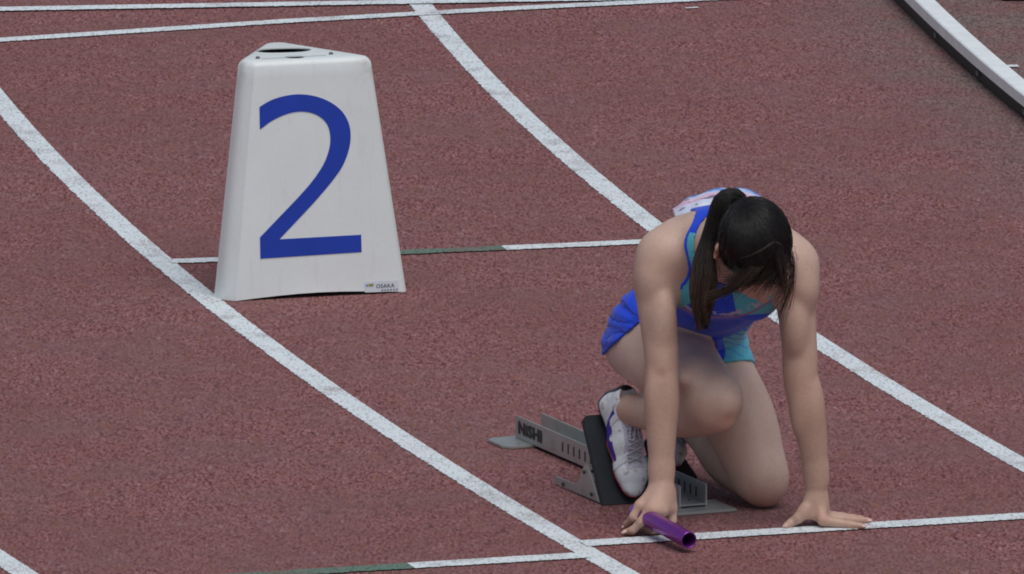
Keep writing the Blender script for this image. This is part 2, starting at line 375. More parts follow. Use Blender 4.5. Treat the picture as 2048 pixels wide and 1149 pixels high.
# ------------------------------------------------------------------ signed-distance modelling (one continuous surface per body)
BIG = 0.2
class Field:
    def __init__(s, lo, hi, h):
        s.lo = np.array(lo, np.float64); s.h = h; s.n = np.ceil((np.array(hi) - s.lo) / h).astype(int) + 1
        s.F = np.full(s.n, BIG, np.float32)
    def copy(s):
        o = Field.__new__(Field); o.lo, o.h, o.n = s.lo, s.h, s.n; o.F = s.F.copy(); return o
    def sl(s, lo, hi):
        i0 = np.clip(np.floor((lo - s.lo) / s.h).astype(int), 0, s.n); i1 = np.clip(np.ceil((hi - s.lo) / s.h).astype(int) + 1, 0, s.n)
        return i0, i1
    def coords(s, i0, i1):
        ax = [(s.lo[k] + s.h * np.arange(i0[k], i1[k])).astype(np.float32) for k in range(3)]
        return ax[0][:, None, None], ax[1][None, :, None], ax[2][None, None, :]
    def put(s, fn, lo, hi, k, sub=False):
        pad = .03 + k
        i0, i1 = s.sl(np.array(lo) - pad, np.array(hi) + pad)
        if (i1 <= i0).any(): return
        X, Y, Z = s.coords(i0, i1); d = fn(X, Y, Z)
        v = s.F[i0[0]:i1[0], i0[1]:i1[1], i0[2]:i1[2]]
        if sub: d = -d; hh = np.maximum(k - np.abs(v - d), 0) / k if k > 0 else 0; v[...] = np.maximum(v, d) + hh * hh * k * .25
        else: hh = np.maximum(k - np.abs(v - d), 0) / k if k > 0 else 0; v[...] = np.minimum(v, d) - hh * hh * k * .25
    def cone(s, a, b, ra, rb, k=.01, flat=None, sub=False):
        a = np.array(a, float); b = np.array(b, float); ba = b - a; L2 = max(ba @ ba, 1e-9)
        rm = max(ra, rb)
        def fn(X, Y, Z):
            x, y, z = X - a[0], Y - a[1], Z - a[2]
            t = np.clip((x * ba[0] + y * ba[1] + z * ba[2]) / L2, 0, 1)
            dx, dy, dz = x - t * ba[0], y - t * ba[1], z - t * ba[2]
            r = ra + (rb - ra) * t
            if flat is None: return np.sqrt(dx * dx + dy * dy + dz * dz) - r
            n, q = flat; c = dx * n[0] + dy * n[1] + dz * n[2]
            d2 = dx * dx + dy * dy + dz * dz - c * c + (c / q) ** 2
            return (np.sqrt(np.maximum(d2, 0)) - r) * (.5 + .5 * q)
        s.put(fn, np.minimum(a, b) - rm, np.maximum(a, b) + rm, k, sub)
    def ell(s, c, ax, r, k=.01, sub=False):
        c = np.array(c, float); ax = np.array(ax, float); r = np.array(r, float); rm = r.max()
        def fn(X, Y, Z):
            x, y, z = X - c[0], Y - c[1], Z - c[2]; k0 = 0; k1 = 0
            for i in range(3):
                u = (x * ax[i][0] + y * ax[i][1] + z * ax[i][2]) / r[i]; k0 = k0 + u * u; k1 = k1 + (u / r[i]) ** 2
            k0 = np.sqrt(k0); k1 = np.sqrt(k1) + 1e-9; return k0 * (k0 - 1) / k1
        s.put(fn, c - rm, c + rm, k, sub)
    def tube(s, pts, rad, k=.01, seg=4, flat=None):
        q = catmull([(*p, r) for p, r in zip(pts, rad)], seg)
        for u, v in zip(q[:-1], q[1:]): s.cone(u[:3], v[:3], u[3], v[3], k, flat)
def smin(a, b, k):
    h = np.maximum(k - np.abs(a - b), 0) / k; return np.minimum(a, b) - h * h * k * .25
def nets(F, lo, h):
    """surface nets -> vertices, quads"""
    S = F < 0
    nx, ny, nz = F.shape
    corners = [(i, j, k) for i in (0, 1) for j in (0, 1) for k in (0, 1)]
    cnt = sum(S[i:nx - 1 + i, j:ny - 1 + j, k:nz - 1 + k].astype(np.int8) for i, j, k in corners)
    act = (cnt > 0) & (cnt < 8); idx = np.argwhere(act)
    vid = np.full(act.shape, -1, np.int32); vid[act] = np.arange(len(idx))
    acc = np.zeros((len(idx), 3)); num = np.zeros(len(idx))
    I = idx.T
    vals = {c: F[I[0] + c[0], I[1] + c[1], I[2] + c[2]].astype(np.float64) for c in corners}
    for c0 in corners:
        for ax in range(3):
            if c0[ax] == 1: continue
            c1 = list(c0); c1[ax] = 1; c1 = tuple(c1); a = vals[c0]; b = vals[c1]; m = (a < 0) != (b < 0)
            t = np.where(m, a / np.where(m, a - b, 1), 0)
            p = np.tile(np.array(c0, float), (len(idx), 1)); p[:, ax] += t
            acc[m] += p[m]; num += m
    V = (idx + acc / num[:, None]) * h + lo
    Q = []
    for ax in range(3):
        o = [(1, 2), (2, 0), (0, 1)][ax]
        sl0 = [slice(None)] * 3; sl1 = [slice(None)] * 3; sl0[ax] = slice(0, -1); sl1[ax] = slice(1, None)
        a = S[tuple(sl0)]; b = S[tuple(sl1)]
        E = np.argwhere(a != b)
        E = E[(E[:, o[0]] > 0) & (E[:, o[1]] > 0) & (E[:, o[0]] < F.shape[o[0]] - 1) & (E[:, o[1]] < F.shape[o[1]] - 1)]
        ins = a[E[:, 0], E[:, 1], E[:, 2]]
        def g(du, dv):
            q = E.copy(); q[:, o[0]] -= du; q[:, o[1]] -= dv; return vid[q[:, 0], q[:, 1], q[:, 2]]
        q = np.stack([g(1, 1), g(0, 1), g(0, 0), g(1, 0)], 1)
        q[~ins] = q[~ins][:, ::-1]
        Q.append(q)
    Q = np.concatenate(Q)
    return V, Q[(Q >= 0).all(1)]
def net_obj(name, F, lo, h, mats, parent=None, attrs=None, smooth_it=2):
    V, Q = nets(F, lo, h)
    e = np.concatenate([Q[:, [0, 1]], Q[:, [1, 2]], Q[:, [2, 3]], Q[:, [3, 0]]]); e = np.concatenate([e, e[:, ::-1]])
    for it in range(smooth_it):
        acc = np.zeros_like(V); n = np.bincount(e[:, 0], minlength=len(V))
        for k in range(3): acc[:, k] = np.bincount(e[:, 0], weights=V[e[:, 1], k], minlength=len(V))
        V = V + .5 * (acc / np.maximum(n, 1)[:, None] - V)
    me = bpy.data.meshes.new(name)
    me.vertices.add(len(V)); me.vertices.foreach_set('co', V.astype(np.float32).ravel())
    me.loops.add(len(Q) * 4); me.loops.foreach_set('vertex_index', Q.astype(np.int32).ravel())
    me.polygons.add(len(Q)); me.polygons.foreach_set('loop_start', np.arange(0, len(Q) * 4, 4, dtype=np.int32))
    me.update(calc_edges=True); me.validate()
    for nm, fn in (attrs or {}).items():
        at = me.attributes.new(nm, 'FLOAT', 'POINT'); at.data.foreach_set('value', np.asarray(fn(V), np.float32))
    return link(name, me, mats, parent, True)
def unit(v): v = np.array(v, float); return v / np.linalg.norm(v)

#@@BLOCKS
# ------------------------------------------------------------------ starting block
BD = unit((.394, -.919, 0)); BL = unit((.919, .394, 0)); UP = np.array([0, 0, 1.])      # along (towards the line), across (to the right), up
RB = G(1057, 893)[:3]                                                                     # rear end, near plate foot
RB = RB - BD * .075
blk = empty('starting_block', tuple(map(float, RB + BD * .45)), 'silver aluminium starting block with two dark foot pedals behind the start line', 'starting block')
def prism(name, prof, o, xd, yd, zd, thick, mat, parent, bev=.0006, smooth=False):
    """outline prof in (xd, yd), extruded along zd"""
    v = [o + xd * a + yd * b for a, b in prof] + [o + xd * a + yd * b + zd * thick for a, b in prof]; n = len(prof)
    bm = bmesh.new(); vv = [bm.verts.new(tuple(map(float, p))) for p in v]
    bm.faces.new(vv[:n]); bm.faces.new(vv[n:][::-1])
    for i in range(n): bm.faces.new((vv[i], vv[n + i], vv[n + (i + 1) % n], vv[(i + 1) % n]))
    bmesh.ops.recalc_face_normals(bm, faces=bm.faces)
    if bev: bmesh.ops.bevel(bm, geom=list(bm.edges), offset=bev, segments=2, affect='EDGES')
    return bm_obj(name, bm, mat, parent, smooth)
LEN, WD, HH, Z0 = .905, .066, .049, .007
for k, off in enumerate((0, WD - .004)):
    prism('side_plate', [(0, 0), (LEN, 0), (LEN, HH), (0, HH)], RB + BL * off + UP * (Z0 + .001), BD, UP, BL, .004, ALU, blk)
prism('floor_plate', [(0, .0042), (LEN, .0042), (LEN, WD - .0042), (0, WD - .0042)], RB + UP * (Z0 + .004), BD, BL, UP, .003, ALU, blk)
# side-plate slots and floor-plate holes: shade inside openings painted as dark pieces, nothing cut
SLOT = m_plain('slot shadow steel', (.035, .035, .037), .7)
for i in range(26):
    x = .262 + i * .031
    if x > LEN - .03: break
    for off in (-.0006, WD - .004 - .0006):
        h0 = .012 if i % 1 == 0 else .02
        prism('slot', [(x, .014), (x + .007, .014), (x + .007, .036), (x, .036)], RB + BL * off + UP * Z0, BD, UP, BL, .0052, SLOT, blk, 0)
for i in range(6):  # dark discs carry the shade of open holes
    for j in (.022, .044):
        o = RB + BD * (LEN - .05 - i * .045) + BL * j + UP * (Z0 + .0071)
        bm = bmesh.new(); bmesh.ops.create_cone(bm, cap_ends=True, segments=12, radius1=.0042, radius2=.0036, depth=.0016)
        bmesh.ops.translate(bm, vec=tuple(map(float, o)), verts=bm.verts); bm_obj('hole_shade', bm, SLOT, blk)
# foot plates across both ends
def footplate(s0, l0, l1):
    o = RB + BD * s0 + UP * .001
    return prism('foot_plate', [(.004, l0), (.085, l0), (.105, l0 + .016), (.105, l1), (-.012, l1), (-.012, l0 + .018)], o, BD, BL, UP, .0062, ALU, blk, .0012)
footplate(-.005, -.066, .11)
footplate(LEN - .055, -.05, .115)
INKB = m_plain('black ink', (.02, .02, .02), .6)
text('lettering', 'NiSHI', .037, RB + BD * .018 - BL * .0012 + UP * (Z0 + .014), BD, UP, INKB, blk, .0014, .0005, 1.42)
RUB = NT('pedal rubber'); RUB.bump(RUB.noise(900, 2, .6), .5, .0012)
RUBM = RUB.set(RUB.mix(RUB.noise(30, 3, .6), (.010, .013, .019), (.024, .028, .035)), .7, 0, .4)
def pedal(base, back, up, wid, bracket_left, pad_len):
    """base = bottom outer corner on the ground; board leans back by `back` and rises `up`"""
    u = unit(-BD * back + UP * up); n = unit(BD * up + UP * back)
    pd = prism('pedal', [(0, 0), (wid, 0), (wid, pad_len - .012), (wid - .012, pad_len), (.010, pad_len), (0, pad_len - .010)], base, BL, u, n * -1, .012, RUBM, blk, .002)
    prof = [(-.272, .004), (-.272, .018), (-.262, .021), (-.155, .022)]
    prof += catmull([(-.150, .023), (-.132, .036), (-.112, .064), (-.100, .075), (-.088, .074), (-.066, .055), (-.028, .012), (-.016, .004)], 4)
    for off in ([0.0, wid - .010]):
        prism('bracket', prof, base + BL * off, BD, UP, BL, .004, ALU, pd, .0008)
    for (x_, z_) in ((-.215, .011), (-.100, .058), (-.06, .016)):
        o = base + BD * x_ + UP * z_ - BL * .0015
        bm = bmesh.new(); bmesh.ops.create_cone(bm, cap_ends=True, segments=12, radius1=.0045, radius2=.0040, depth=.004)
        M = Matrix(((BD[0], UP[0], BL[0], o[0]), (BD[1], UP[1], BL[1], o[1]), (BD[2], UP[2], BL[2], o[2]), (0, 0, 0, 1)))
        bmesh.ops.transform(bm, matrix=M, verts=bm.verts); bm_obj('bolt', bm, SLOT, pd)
    return u, n
Pb = G(1206, 1013)
U1, N1 = pedal(Pb, .116, .18, .100, True, .215)
Pb2 = G(1306, 971)
b2 = Pb2
u2 = unit(-BD * .066 + UP * .075); N2 = unit(BD * .075 + UP * .066); U2 = u2
pd2 = prism('pedal', [(0, 0), (.100, 0), (.066, .102), (.058, .110), (.010, .110), (0, .102)], RB + BD * .612 + BL * (WD + .008) + UP * .012, BL, u2, -N2, .012, RUBM, blk, .002)
for off in (.012, .082):
    prism('bracket', [(-.16, 0), (-.16, .012), (-.085, .052), (-.05, .03), (-.012, .0)], RB + BD * .612 + BL * (WD + .008 + off) + UP * .003, BD, UP, BL, .004, ALU, pd2, .0008)

# ------------------------------------------------------------------ relay baton
b0 = P(1271, 1023, -2.955); b1 = P(1378, 1081, -3.205)
bd = unit(b1 - b0); q1 = unit(np.cross(bd, UP)); q2 = np.cross(q1, bd)
prof = [(.0, .0160), (.0, .0180), (.002, .0186), (.29, .0186), (.2925, .0180), (.2925, .0160), (.29, .0156), (.002, .0156)]
prof = [(min(x, .2925), r) for x, r in prof]; LB = np.linalg.norm(b1 - b0); sc_ = LB / .2925
v = []; f = []; n = 48
for (x, r) in prof:
    for i in range(n):
        t = 2 * math.pi * i / n; v.append(b0 + bd * x * sc_ + (q1 * math.cos(t) + q2 * math.sin(t)) * r)
for j in range(len(prof)):
    for i in range(n): f.append((j * n + i, j * n + (i + 1) % n, ((j + 1) % len(prof)) * n + (i + 1) % n, ((j + 1) % len(prof)) * n + i))
s = NT('anodised purple aluminium')
BATM = s.set(s.mix(s.ramp(s.noise(60, 4, .7), [(.5, 0), (.8, .35)]), (.27, .050, .38), (.18, .03, .25)), .27, .7, .6)
bat = mesh('relay_baton', v, f, BATM, None, True)
bm = bmesh.new(); bm.from_mesh(bat.data); bmesh.ops.recalc_face_normals(bm, faces=bm.faces); bm.to_mesh(bat.data); bm.free()
tag(bat, 'shiny purple hollow relay baton held against the track in the runner\'s right hand', 'relay baton')

#@@BODY
# ------------------------------------------------------------------ the runner
runner = empty('person', tuple(map(float, G(1400, 1000))), 'person crouching at the start line in blue running kit, head bowed, dark ponytail', 'person')
H = .0031
def newF(): return Field((.13, -3.20, -.004), (.80, -2.20, .74), H)
# joints
ShR, ShL = P(1322, 512, -2.895), P(1590, 530, -2.895)
HipR, HipL = P(1300, 666, -2.52), P(1400, 676, -2.44)
KnR, KnL = P(1432, 806, -2.85), P(1524, 958, -2.675)
BD = unit((.394, -.919, 0)); BL = unit((.919, .394, 0))
NS1 = unit(N1 + BL * .16); AnR = Pb + BL * .062 + U1 * .186 + NS1 * .088
pel = P(1368, 664, -2.475); wai = P(1402, 612, -2.60); rib = P(1425, 565, -2.71); che = P(1448, 522, -2.82); ucx = P(1462, 500, -2.885)
latv = unit(ShL - ShR); axv = unit(ucx - pel); bk = unit(np.cross(latv, axv));
if bk[2] < 0: bk = -bk
# head frame
HU = unit((.02, -.86, .50)); HF = np.array((.16, -.42, -.88)); HF = unit(HF - HU * (HF @ HU)); HR = np.cross(HF, HU)   # HR: her right
if HR[0] > 0: HR = -HR
HC = P(1512, 493, -3.035)
def hp(r, f, u): return HC + HR * r + HF * f + HU * u
T = newF()
fl = lambda q: (bk, q)
T.cone(pel, wai, .125, .106, .02, fl(.72)); T.cone(wai, rib, .106, .124, .03, fl(.74)); T.cone(rib, che, .128, .138, .03, fl(.72)); T.cone(che, ucx, .138, .118, .03, fl(.70))
T.cone(P(1332, 652, -2.44), P(1400, 655, -2.42), .088, .084, .03)            # buttocks
T.cone(P(1306, 652, -2.45), P(1334, 616, -2.52), .076, .078, .03)
for x, y in ((1408, 586), (1500, 590)): T.ell(P(x, y, -2.845), (latv, axv, bk), (.058, .058, .050), .035)   # chest
T.cone(P(1455, 478, -2.87), P(1352, 487, -2.87), .060, .048, .04); T.cone(P(1475, 480, -2.87), P(1570, 505, -2.87), .058, .045, .04)   # trapezius, shoulder girdle
T.cone(P(1445, 466, -2.80), P(1370, 492, -2.82), .052, .054, .04); T.cone(P(1470, 466, -2.80), P(1550, 500, -2.82), .052, .052, .04)     # shoulder blades
T.cone(P(1400, 536, -2.70), P(1440, 492, -2.80), .080, .070, .04)
T.cone(P(1466, 468, -2.91), hp(0, -.03, -.06), .054, .050, .03)             # neck
T.cone(ShR, P(1345, 560, -2.87), .048, .045, .04); T.cone(ShL, P(1560, 560, -2.87), .046, .042, .04)
# head
Hd = newF()
ax3 = (HR, HF, HU)
Hd.ell(hp(0, -.008, .012), ax3, (.073, .092, .088), .01); Hd.ell(hp(0, .03, -.05), ax3, (.058, .062, .072), .03)
Hd.ell(hp(0, .050, -.098), ax3, (.030, .030, .026), .03)
for sg in (-1, 1):
    eo = 0 if sg > 0 else -.010
    Hd.ell(hp(.038 * sg, .062, -.045), ax3, (.024, .018, .020), .02)      # cheek
    Hd.ell(hp(.031 * sg, .092, -.012), ax3, (.015, .012, .010), .008, sub=True)   # eye socket
    Hd.ell(hp(.031 * sg, .080, -.013), ax3, (.0125, .0115, .0115), .003)    # closed lid over the eye
    Hd.cone(hp(.016 * sg, .088, .004), hp(.046 * sg, .078, .004), .006, .005, .01)   # brow
    Hd.cone(hp(.008 * sg, .100, -.047), hp(.010 * sg, .094, -.048), .0065, .006, .005)
    # ear
    Hd.ell(hp((.083 + eo) * sg, -.008, -.012), ((HR * sg * .85 - HF * .52), (HF * .85 + HR * sg * .52), HU), (.007, .019, .030), .004)
    Hd.ell(hp((.090 + eo) * sg, .000, -.008), ((HR * sg * .85 - HF * .52), (HF * .85 + HR * sg * .52), HU), (.005, .010, .018), .003, sub=True)
    Hd.ell(hp((.080 + eo) * sg, .000, -.038), ax3, (.006, .008, .009), .004)
Hd.cone(hp(0, .086, -.008), hp(0, .106, -.043), .0075, .0105, .010)
Hd.cone(hp(-.018, .082, -.071), hp(.018, .082, -.071), .006, .006, .006); Hd.ell(hp(0, .088, -.069), ax3, (.017, .008, .0055), .004); Hd.ell(hp(0, .087, -.078), ax3, (.015, .008, .006), .004)
# arms
def fingers(Fd, chains, k=.005):
    for ch in chains:
        pts = [c[0] for c in ch]; rad = [c[1] for c in ch]
        for a, b, ra, rb in zip(pts[:-1], pts[1:], rad[:-1], rad[1:]): Fd.cone(a, b, ra, rb, k)
AR = newF()
AR.tube([ShR, P(1313, 560, -2.90), P(1314, 620, -2.915), P(1321, 690, -2.93), P(1324, 745, -2.94), P(1324, 800, -2.945), P(1323, 855, -2.95), P(1323, 905, -2.955), P(1323, 955, -2.96)],
        [.048, .0435, .0375, .0335, .0310, .0310, .0290, .0245, .0205], .012)
wR = P(1323, 958, -2.96)
kn = [P(1298, 1022, -3.020), P(1312, 1026, -3.035), P(1327, 1028, -3.030), P(1340, 1024, -3.00)]
kb = [P(1288, 1016, -2.975)]
AR.cone(P(1323, 940, -2.957), P(1322, 990, -2.972), .0210, .0225, .025)
AR.cone(P(1322, 985, -2.975), P(1300, 1018, -3.015), .019, .0135, .016); AR.cone(P(1322, 985, -2.975), P(1312, 1022, -3.02), .018, .0125, .014)
AR.cone(P(1322, 985, -2.975), P(1326, 1022, -3.01), .019, .0135, .014); AR.cone(P(1328, 980, -2.97), P(1337, 1018, -2.985), .019, .0135, .014)
AR.cone(P(1316, 982, -2.965), P(1280, 1011, -2.998), .019, .0120, .014)
fingers(AR, [
    [(P(1299, 1020, -3.018), .0118), (P(1283, 1044, -3.022), .0098), (P(1266, 1061, -3.015), .0086), (G(1249, 1065, .008), .0070)],
    [(P(1280, 1011, -2.998), .0114), (P(1267, 1034, -3.004), .0094), (P(1256, 1048, -2.975), .0080), (G(1249, 1054, .008), .0066)],
    [(P(1310, 1022, -3.010), .0115), (P(1298, 1044, -2.985), .0095), (P(1296, 1059, -2.985), .0086), (P(1306, 1066, -2.998), .0074)],
    [(P(1318, 1026, -3.010), .0110), (P(1310, 1050, -2.985), .0092), (P(1314, 1062, -2.99), .0085), (P(1326, 1064, -3.005), .0072)],
    [(P(1339, 985, -2.965), .0150), (P(1343, 1016, -2.972), .0125), (P(1344, 1040, -2.978), .0100), (P(1342, 1056, -2.985), .0078)],
], .006)
AL = newF()
AL.tube([ShL, P(1590, 585, -2.895), P(1596, 655, -2.90), P(1600, 715, -2.905), P(1601, 757, -2.91), P(1612, 810, -2.91), P(1621, 858, -2.905), P(1628, 910, -2.90), P(1633, 962, -2.895)],
        [.0465, .0405, .0355, .0335, .0325, .0330, .0305, .0250, .0190], .012)
wL = P(1634, 968, -2.895)
AL.cone(P(1633, 940, -2.895), P(1633, 1000, -2.895), .0195, .0205, .025)
for (mx, my, mY, r) in ((1645, 1040, -2.925, .0125), (1652, 1036, -2.895, .0125), (1652, 1033, -2.870, .0115), (1648, 1032, -2.845, .0105)):
    AL.cone(P(1634, 994, -2.893), P(mx, my, mY), .0150, r, .016)
AL.cone(P(1629, 990, -2.897), P(1607, 1026, -2.915), .015, .0125, .014)
AL.cone(P(1607, 1026, -2.915), P(1640, 1036, -2.905), .009, .009, .014)
fingers(AL, [
    [(P(1648, 1042, -2.925), .0118), (G(1672, 1046, .013), .0098), (G(1700, 1050, .010), .0084), (G(1727, 1053, .008), .0064)],
    [(P(1654, 1037, -2.895), .0118), (G(1682, 1039, .014), .0095), (G(1710, 1040, .011), .0084), (G(1738, 1041, .009), .0064)],
    [(P(1654, 1034, -2.870), .0110), (G(1680, 1034, .014), .0092), (G(1704, 1036, .010), .0080), (G(1724, 1037, .008), .0062)],
    [(P(1650, 1032, -2.845), .0100), (G(1668, 1031, .012), .0082), (G(1686, 1032, .008), .0070), (G(1700, 1033, .007), .0056)],
    [(P(1612, 1018, -2.912), .0145), (P(1597, 1036, -2.918), .0115), (G(1584, 1045, .012), .0098), (G(1572, 1052, .008), .0078)],
], .005)
# deltoid, biceps, elbow and forearm modelling
AR.ell(P(1304, 556, -2.915), (unit((1, 0, 0)), unit((0, 1, 0)), UP), (.036, .040, .052), .02)
AR.ell(P(1326, 640, -2.945), (unit((1, 0, 0)), unit((0, 1, 0)), UP), (.028, .026, .060), .015)
AR.ell(P(1306, 795, -2.955), (unit((1, 0, 0)), unit((0, 1, 0)), unit((-.06, 0, 1))), (.018, .024, .062), .012)
AR.ell(P(1338, 800, -2.955), (unit((1, 0, 0)), unit((0, 1, 0)), unit((.08, 0, 1))), (.019, .024, .062), .012)
AR.ell(P(1322, 752, -2.982), (unit((1, 0, 0)), unit((0, 1, 0)), UP), (.006, .004, .006), .014, sub=True)
AR.ell(P(1335, 950, -2.965), (unit((1, 0, 0)), unit((0, 1, 0)), UP), (.007, .010, .011), .010)
AL.ell(P(1606, 575, -2.915), (unit((1, 0, 0)), unit((0, 1, 0)), UP), (.034, .038, .052), .02)
AL.ell(P(1590, 655, -2.935), (unit((1, 0, 0)), unit((0, 1, 0)), UP), (.027, .025, .060), .015)
AL.ell(P(1628, 812, -2.915), (unit((1, 0, 0)), unit((0, 1, 0)), unit((.10, 0, 1))), (.020, .026, .062), .012)
AL.ell(P(1598, 815, -2.920), (unit((1, 0, 0)), unit((0, 1, 0)), unit((-.12, 0, 1))), (.019, .024, .062), .012)
AL.ell(P(1647, 960, -2.900), (unit((1, 0, 0)), unit((0, 1, 0)), UP), (.007, .010, .011), .010)
# legs
LR = newF()
LR.tube([HipR, HipR * .72 + KnR * .28 + np.array([0, 0, .004]), HipR * .42 + KnR * .58 + np.array([0, 0, .002]), KnR * .88 + HipR * .12, KnR], [.086, .082, .070, .057, .052], .02, 5)
LR.cone(P(1266, 700, -2.52), P(1310, 732, -2.66), .060, .060, .03)
LR.ell(KnR + np.array([.020, -.030, .006]), (unit((1, -.6, 0)), unit((.6, 1, 0)), UP), (.028, .028, .030), .02)    # kneecap
LR.ell(KnR + np.array([.016, -.026, -.038]), (unit((1, 0, 0)), unit((0, 1, 0)), UP), (.020, .016, .018), .018)
LR.cone(P(1364, 800, -2.93), P(1376, 806, -2.90), .004, .003, .014, sub=True)
LR.ell(KnR + np.array([-.060, .050, .052]), (unit(KnR - HipR), unit((0, 0, 1)), unit((1, 0, 0))), (.075, .034, .040), .03)
CR = newF()
CR.tube([KnR + np.array([-.006, .0, -.014]), P(1385, 824, -2.76), P(1340, 826, -2.71), P(1300, 824, -2.66), AnR], [.048, .050, .044, .035, .0285], .015, 5)
CR.cone(P(1380, 818, -2.74), P(1335, 818, -2.68), .044, .040, .02)
CR.cone(AnR, AnR - NS1 * .05 - U1 * .012, .0275, .026, .012)
LL = newF()
LL.tube([HipL, HipL * .72 + KnL * .28 + np.array([-.004, -.008, 0]), HipL * .42 + KnL * .58 + np.array([.008, -.012, 0]), KnL * .86 + HipL * .14 + np.array([.002, -.004, 0]), KnL], [.080, .080, .072, .057, .049], .02, 5)
LL.ell(KnL + np.array([.006, -.018, -.006]), (unit((1, -.2, 0)), unit((.2, 1, 0)), UP), (.042, .038, .048), .03)
CL = newF()
AnL = P(1362, 836, -2.30)
CL.tube([KnL + np.array([-.008, .01, -.006]), P(1476, 936, -2.57), P(1446, 910, -2.49), P(1412, 872, -2.40), AnL], [.043, .048, .046, .037, .030], .015, 5)
CL.cone(P(1478, 920, -2.57), P(1440, 892, -2.48), .040, .040, .02)
CL.cone(AnL, P(1340, 868, -2.30), .028, .027, .02)
def crot(F, lo=0): pass
legR = smin(LR.F, CR.F, .012); legL = smin(LL.F, CL.F, .014)
TH = smin(T.F, Hd.F, .012)
BODY = np.minimum(np.minimum(smin(TH, AR.F, .022), smin(TH, AL.F, .022)), np.minimum(smin(T.F, legR, .018), smin(T.F, legL, .022)))
# the ground flattens knee and fingertips
zz = (T.lo[2] + H * np.arange(T.n[2])).astype(np.float32)[None, None, :]
BODY = np.maximum(BODY, .0012 - zz)

# skin
def blob(V, c, r): return np.exp(-((V - np.array(c)) ** 2).sum(1) / (r * r))
def red(V):
    v = np.zeros(len(V))
    for c, r, a in ((KnR + (.02, -.045, -.035), .026, .8), (KnL + (0, -.04, -.03), .045, .6), (P(1318, 745, -2.98), .020, .35), (P(1600, 760, -2.94), .045, .2),
                    (hp(.085, -.005, -.01), .03, 1.3), (hp(0, .105, -.045), .02, .7), (P(1300, 1022, -3.02), .012, .8), (P(1645, 1040, -2.925), .02, .5), (G(1575, 1052), .02, .6),
                    (P(1275, 825, -2.62), .05, .5), (G(1730, 1050), .03, .5), (P(1250, 1068, -3.0), .02, .5), (hp(.035, .07, -.045), .03, .4)):
        v += a * blob(V, c, r)
    return v
def sample(F, V):
    g = np.clip(np.rint((V - T.lo) / H).astype(int), 0, T.n - 1); return F[g[:, 0], g[:, 1], g[:, 2]]
def tan(V):
    a = np.clip(1 - (np.minimum(sample(AR.F, V), sample(AL.F, V)) - .004) / .03, 0, 1)
    b = np.clip(1 - (np.minimum(sample(CR.F, V), sample(CL.F, V)) - .002) / .03, 0, 1) * .6
    f = np.clip(1 - (sample(Hd.F, V) - .002) / .02, 0, 1)
    z = np.clip((P(1300, 560, -2.9)[2] - V[:, 2]) / .20, 0, 1) * .7 + .3
    return np.maximum(np.maximum(a * z, b), f)
s = NT('skin')
c = s.mix(s.ramp(s.noise(22, 4, .6), [(.3, 0), (.7, 1)]), (.57, .40, .325), (.63, .465, .39))
c = s.mix(s.ramp(s.noise(180, 3, .6), [(.35, .25), (.6, 0)]), c, (.43, .27, .20))
c = s.mix(s.attr('tan'), c, s.mix(1.0, c, (.90, .83, .77), 'MULTIPLY'))
mot = s.noise(9, 3, .6); c = s.mix(s.ramp(mot, [(.38, 0), (.68, .35)]), c, (.50, .30, .23))
rd = s.n('ShaderNodeMath', operation='MULTIPLY'); s.l(s.attr('red'), rd.inputs[0]); rd.inputs[1].default_value = .55; rd.use_clamp = True
c = s.mix(rd.outputs[0], c, (.50, .19, .13))
s.bump(s.noise(420, 3, .6), .12, .001)
SKIN = s.set(c, .52, 0, .35)
s.b.inputs['Subsurface Weight'].default_value = .12; s.b.inputs['Subsurface Radius'].default_value = (.012, .005, .003); s.b.inputs['Subsurface Scale'].default_value = 1
body = net_obj('body', BODY, T.lo, H, SKIN, runner, {'red': red, 'tan': tan})

# nails
NAIL = m_plain('nail', (.72, .50, .46), .25)
def nail(p, d, n, r):
    bm = bmesh.new(); bmesh.ops.create_uvsphere(bm, u_segments=12, v_segments=8, radius=1)
    d = unit(d); n = unit(n - d * (n @ d)); x = np.cross(d, n)
    M = Matrix(((d[0] * r * 1.1, x[0] * r * .75, n[0] * r * .28, p[0]), (d[1] * r * 1.1, x[1] * r * .75, n[1] * r * .28, p[1]), (d[2] * r * 1.1, x[2] * r * .75, n[2] * r * .28, p[2]), (0, 0, 0, 1)))
    bmesh.ops.transform(bm, matrix=M, verts=bm.verts); return bm_obj('fingernail', bm, NAIL, runner, True)
up_n = np.array([0, -.35, 1.])
for (p, d) in ((G(1248, 1064, .0135), (-1, 0, -.5)), (G(1248, 1053, .013), (-1, 0.2, -.5)), (G(1728, 1052.5, .0135), (1, 0, -.1)), (G(1739, 1040.5, .0145), (1, .1, -.1)), (G(1725, 1036.5, .0135), (1, .1, -.1)), (G(1570, 1051.5, .0145), (-1, -.1, -.5))):
    nail(p, np.array(d, float), up_n, .0062)

# ---- kit: same field, let out by a few millimetres and cut at hems
X_, Y_, Z_ = T.coords(np.zeros(3, int), T.n)
def plane(p, n): n = unit(n); return X_ * np.float32(n[0]) + Y_ * np.float32(n[1]) + Z_ * np.float32(n[2]) - np.float32(np.dot(n, p))
legsR, legsL = LR.F, LL.F
lower = np.minimum(smin(T.F, legsR, .02), smin(T.F, legsL, .024))
thR = unit(KnR - HipR); thL = unit(KnL - HipL)
nR = unit((.60, -.20, -.74)); nL = unit((.22, -.35, -.9))
pR = P(1247, 676, -2.56); pL = P(1482, 735, -2.5)
hemR, hemL = plane(pR, nR), plane(pL, nL)
# folds
def wr(V, f1, amp):
    return np.array([mnoise.noise(Vector(v) * f1) for v in V]) * amp
near = (legsR < legsL)
hemR = np.minimum(hemR, T.F - legsR - .003)
hem = np.where(near, hemR, hemL)
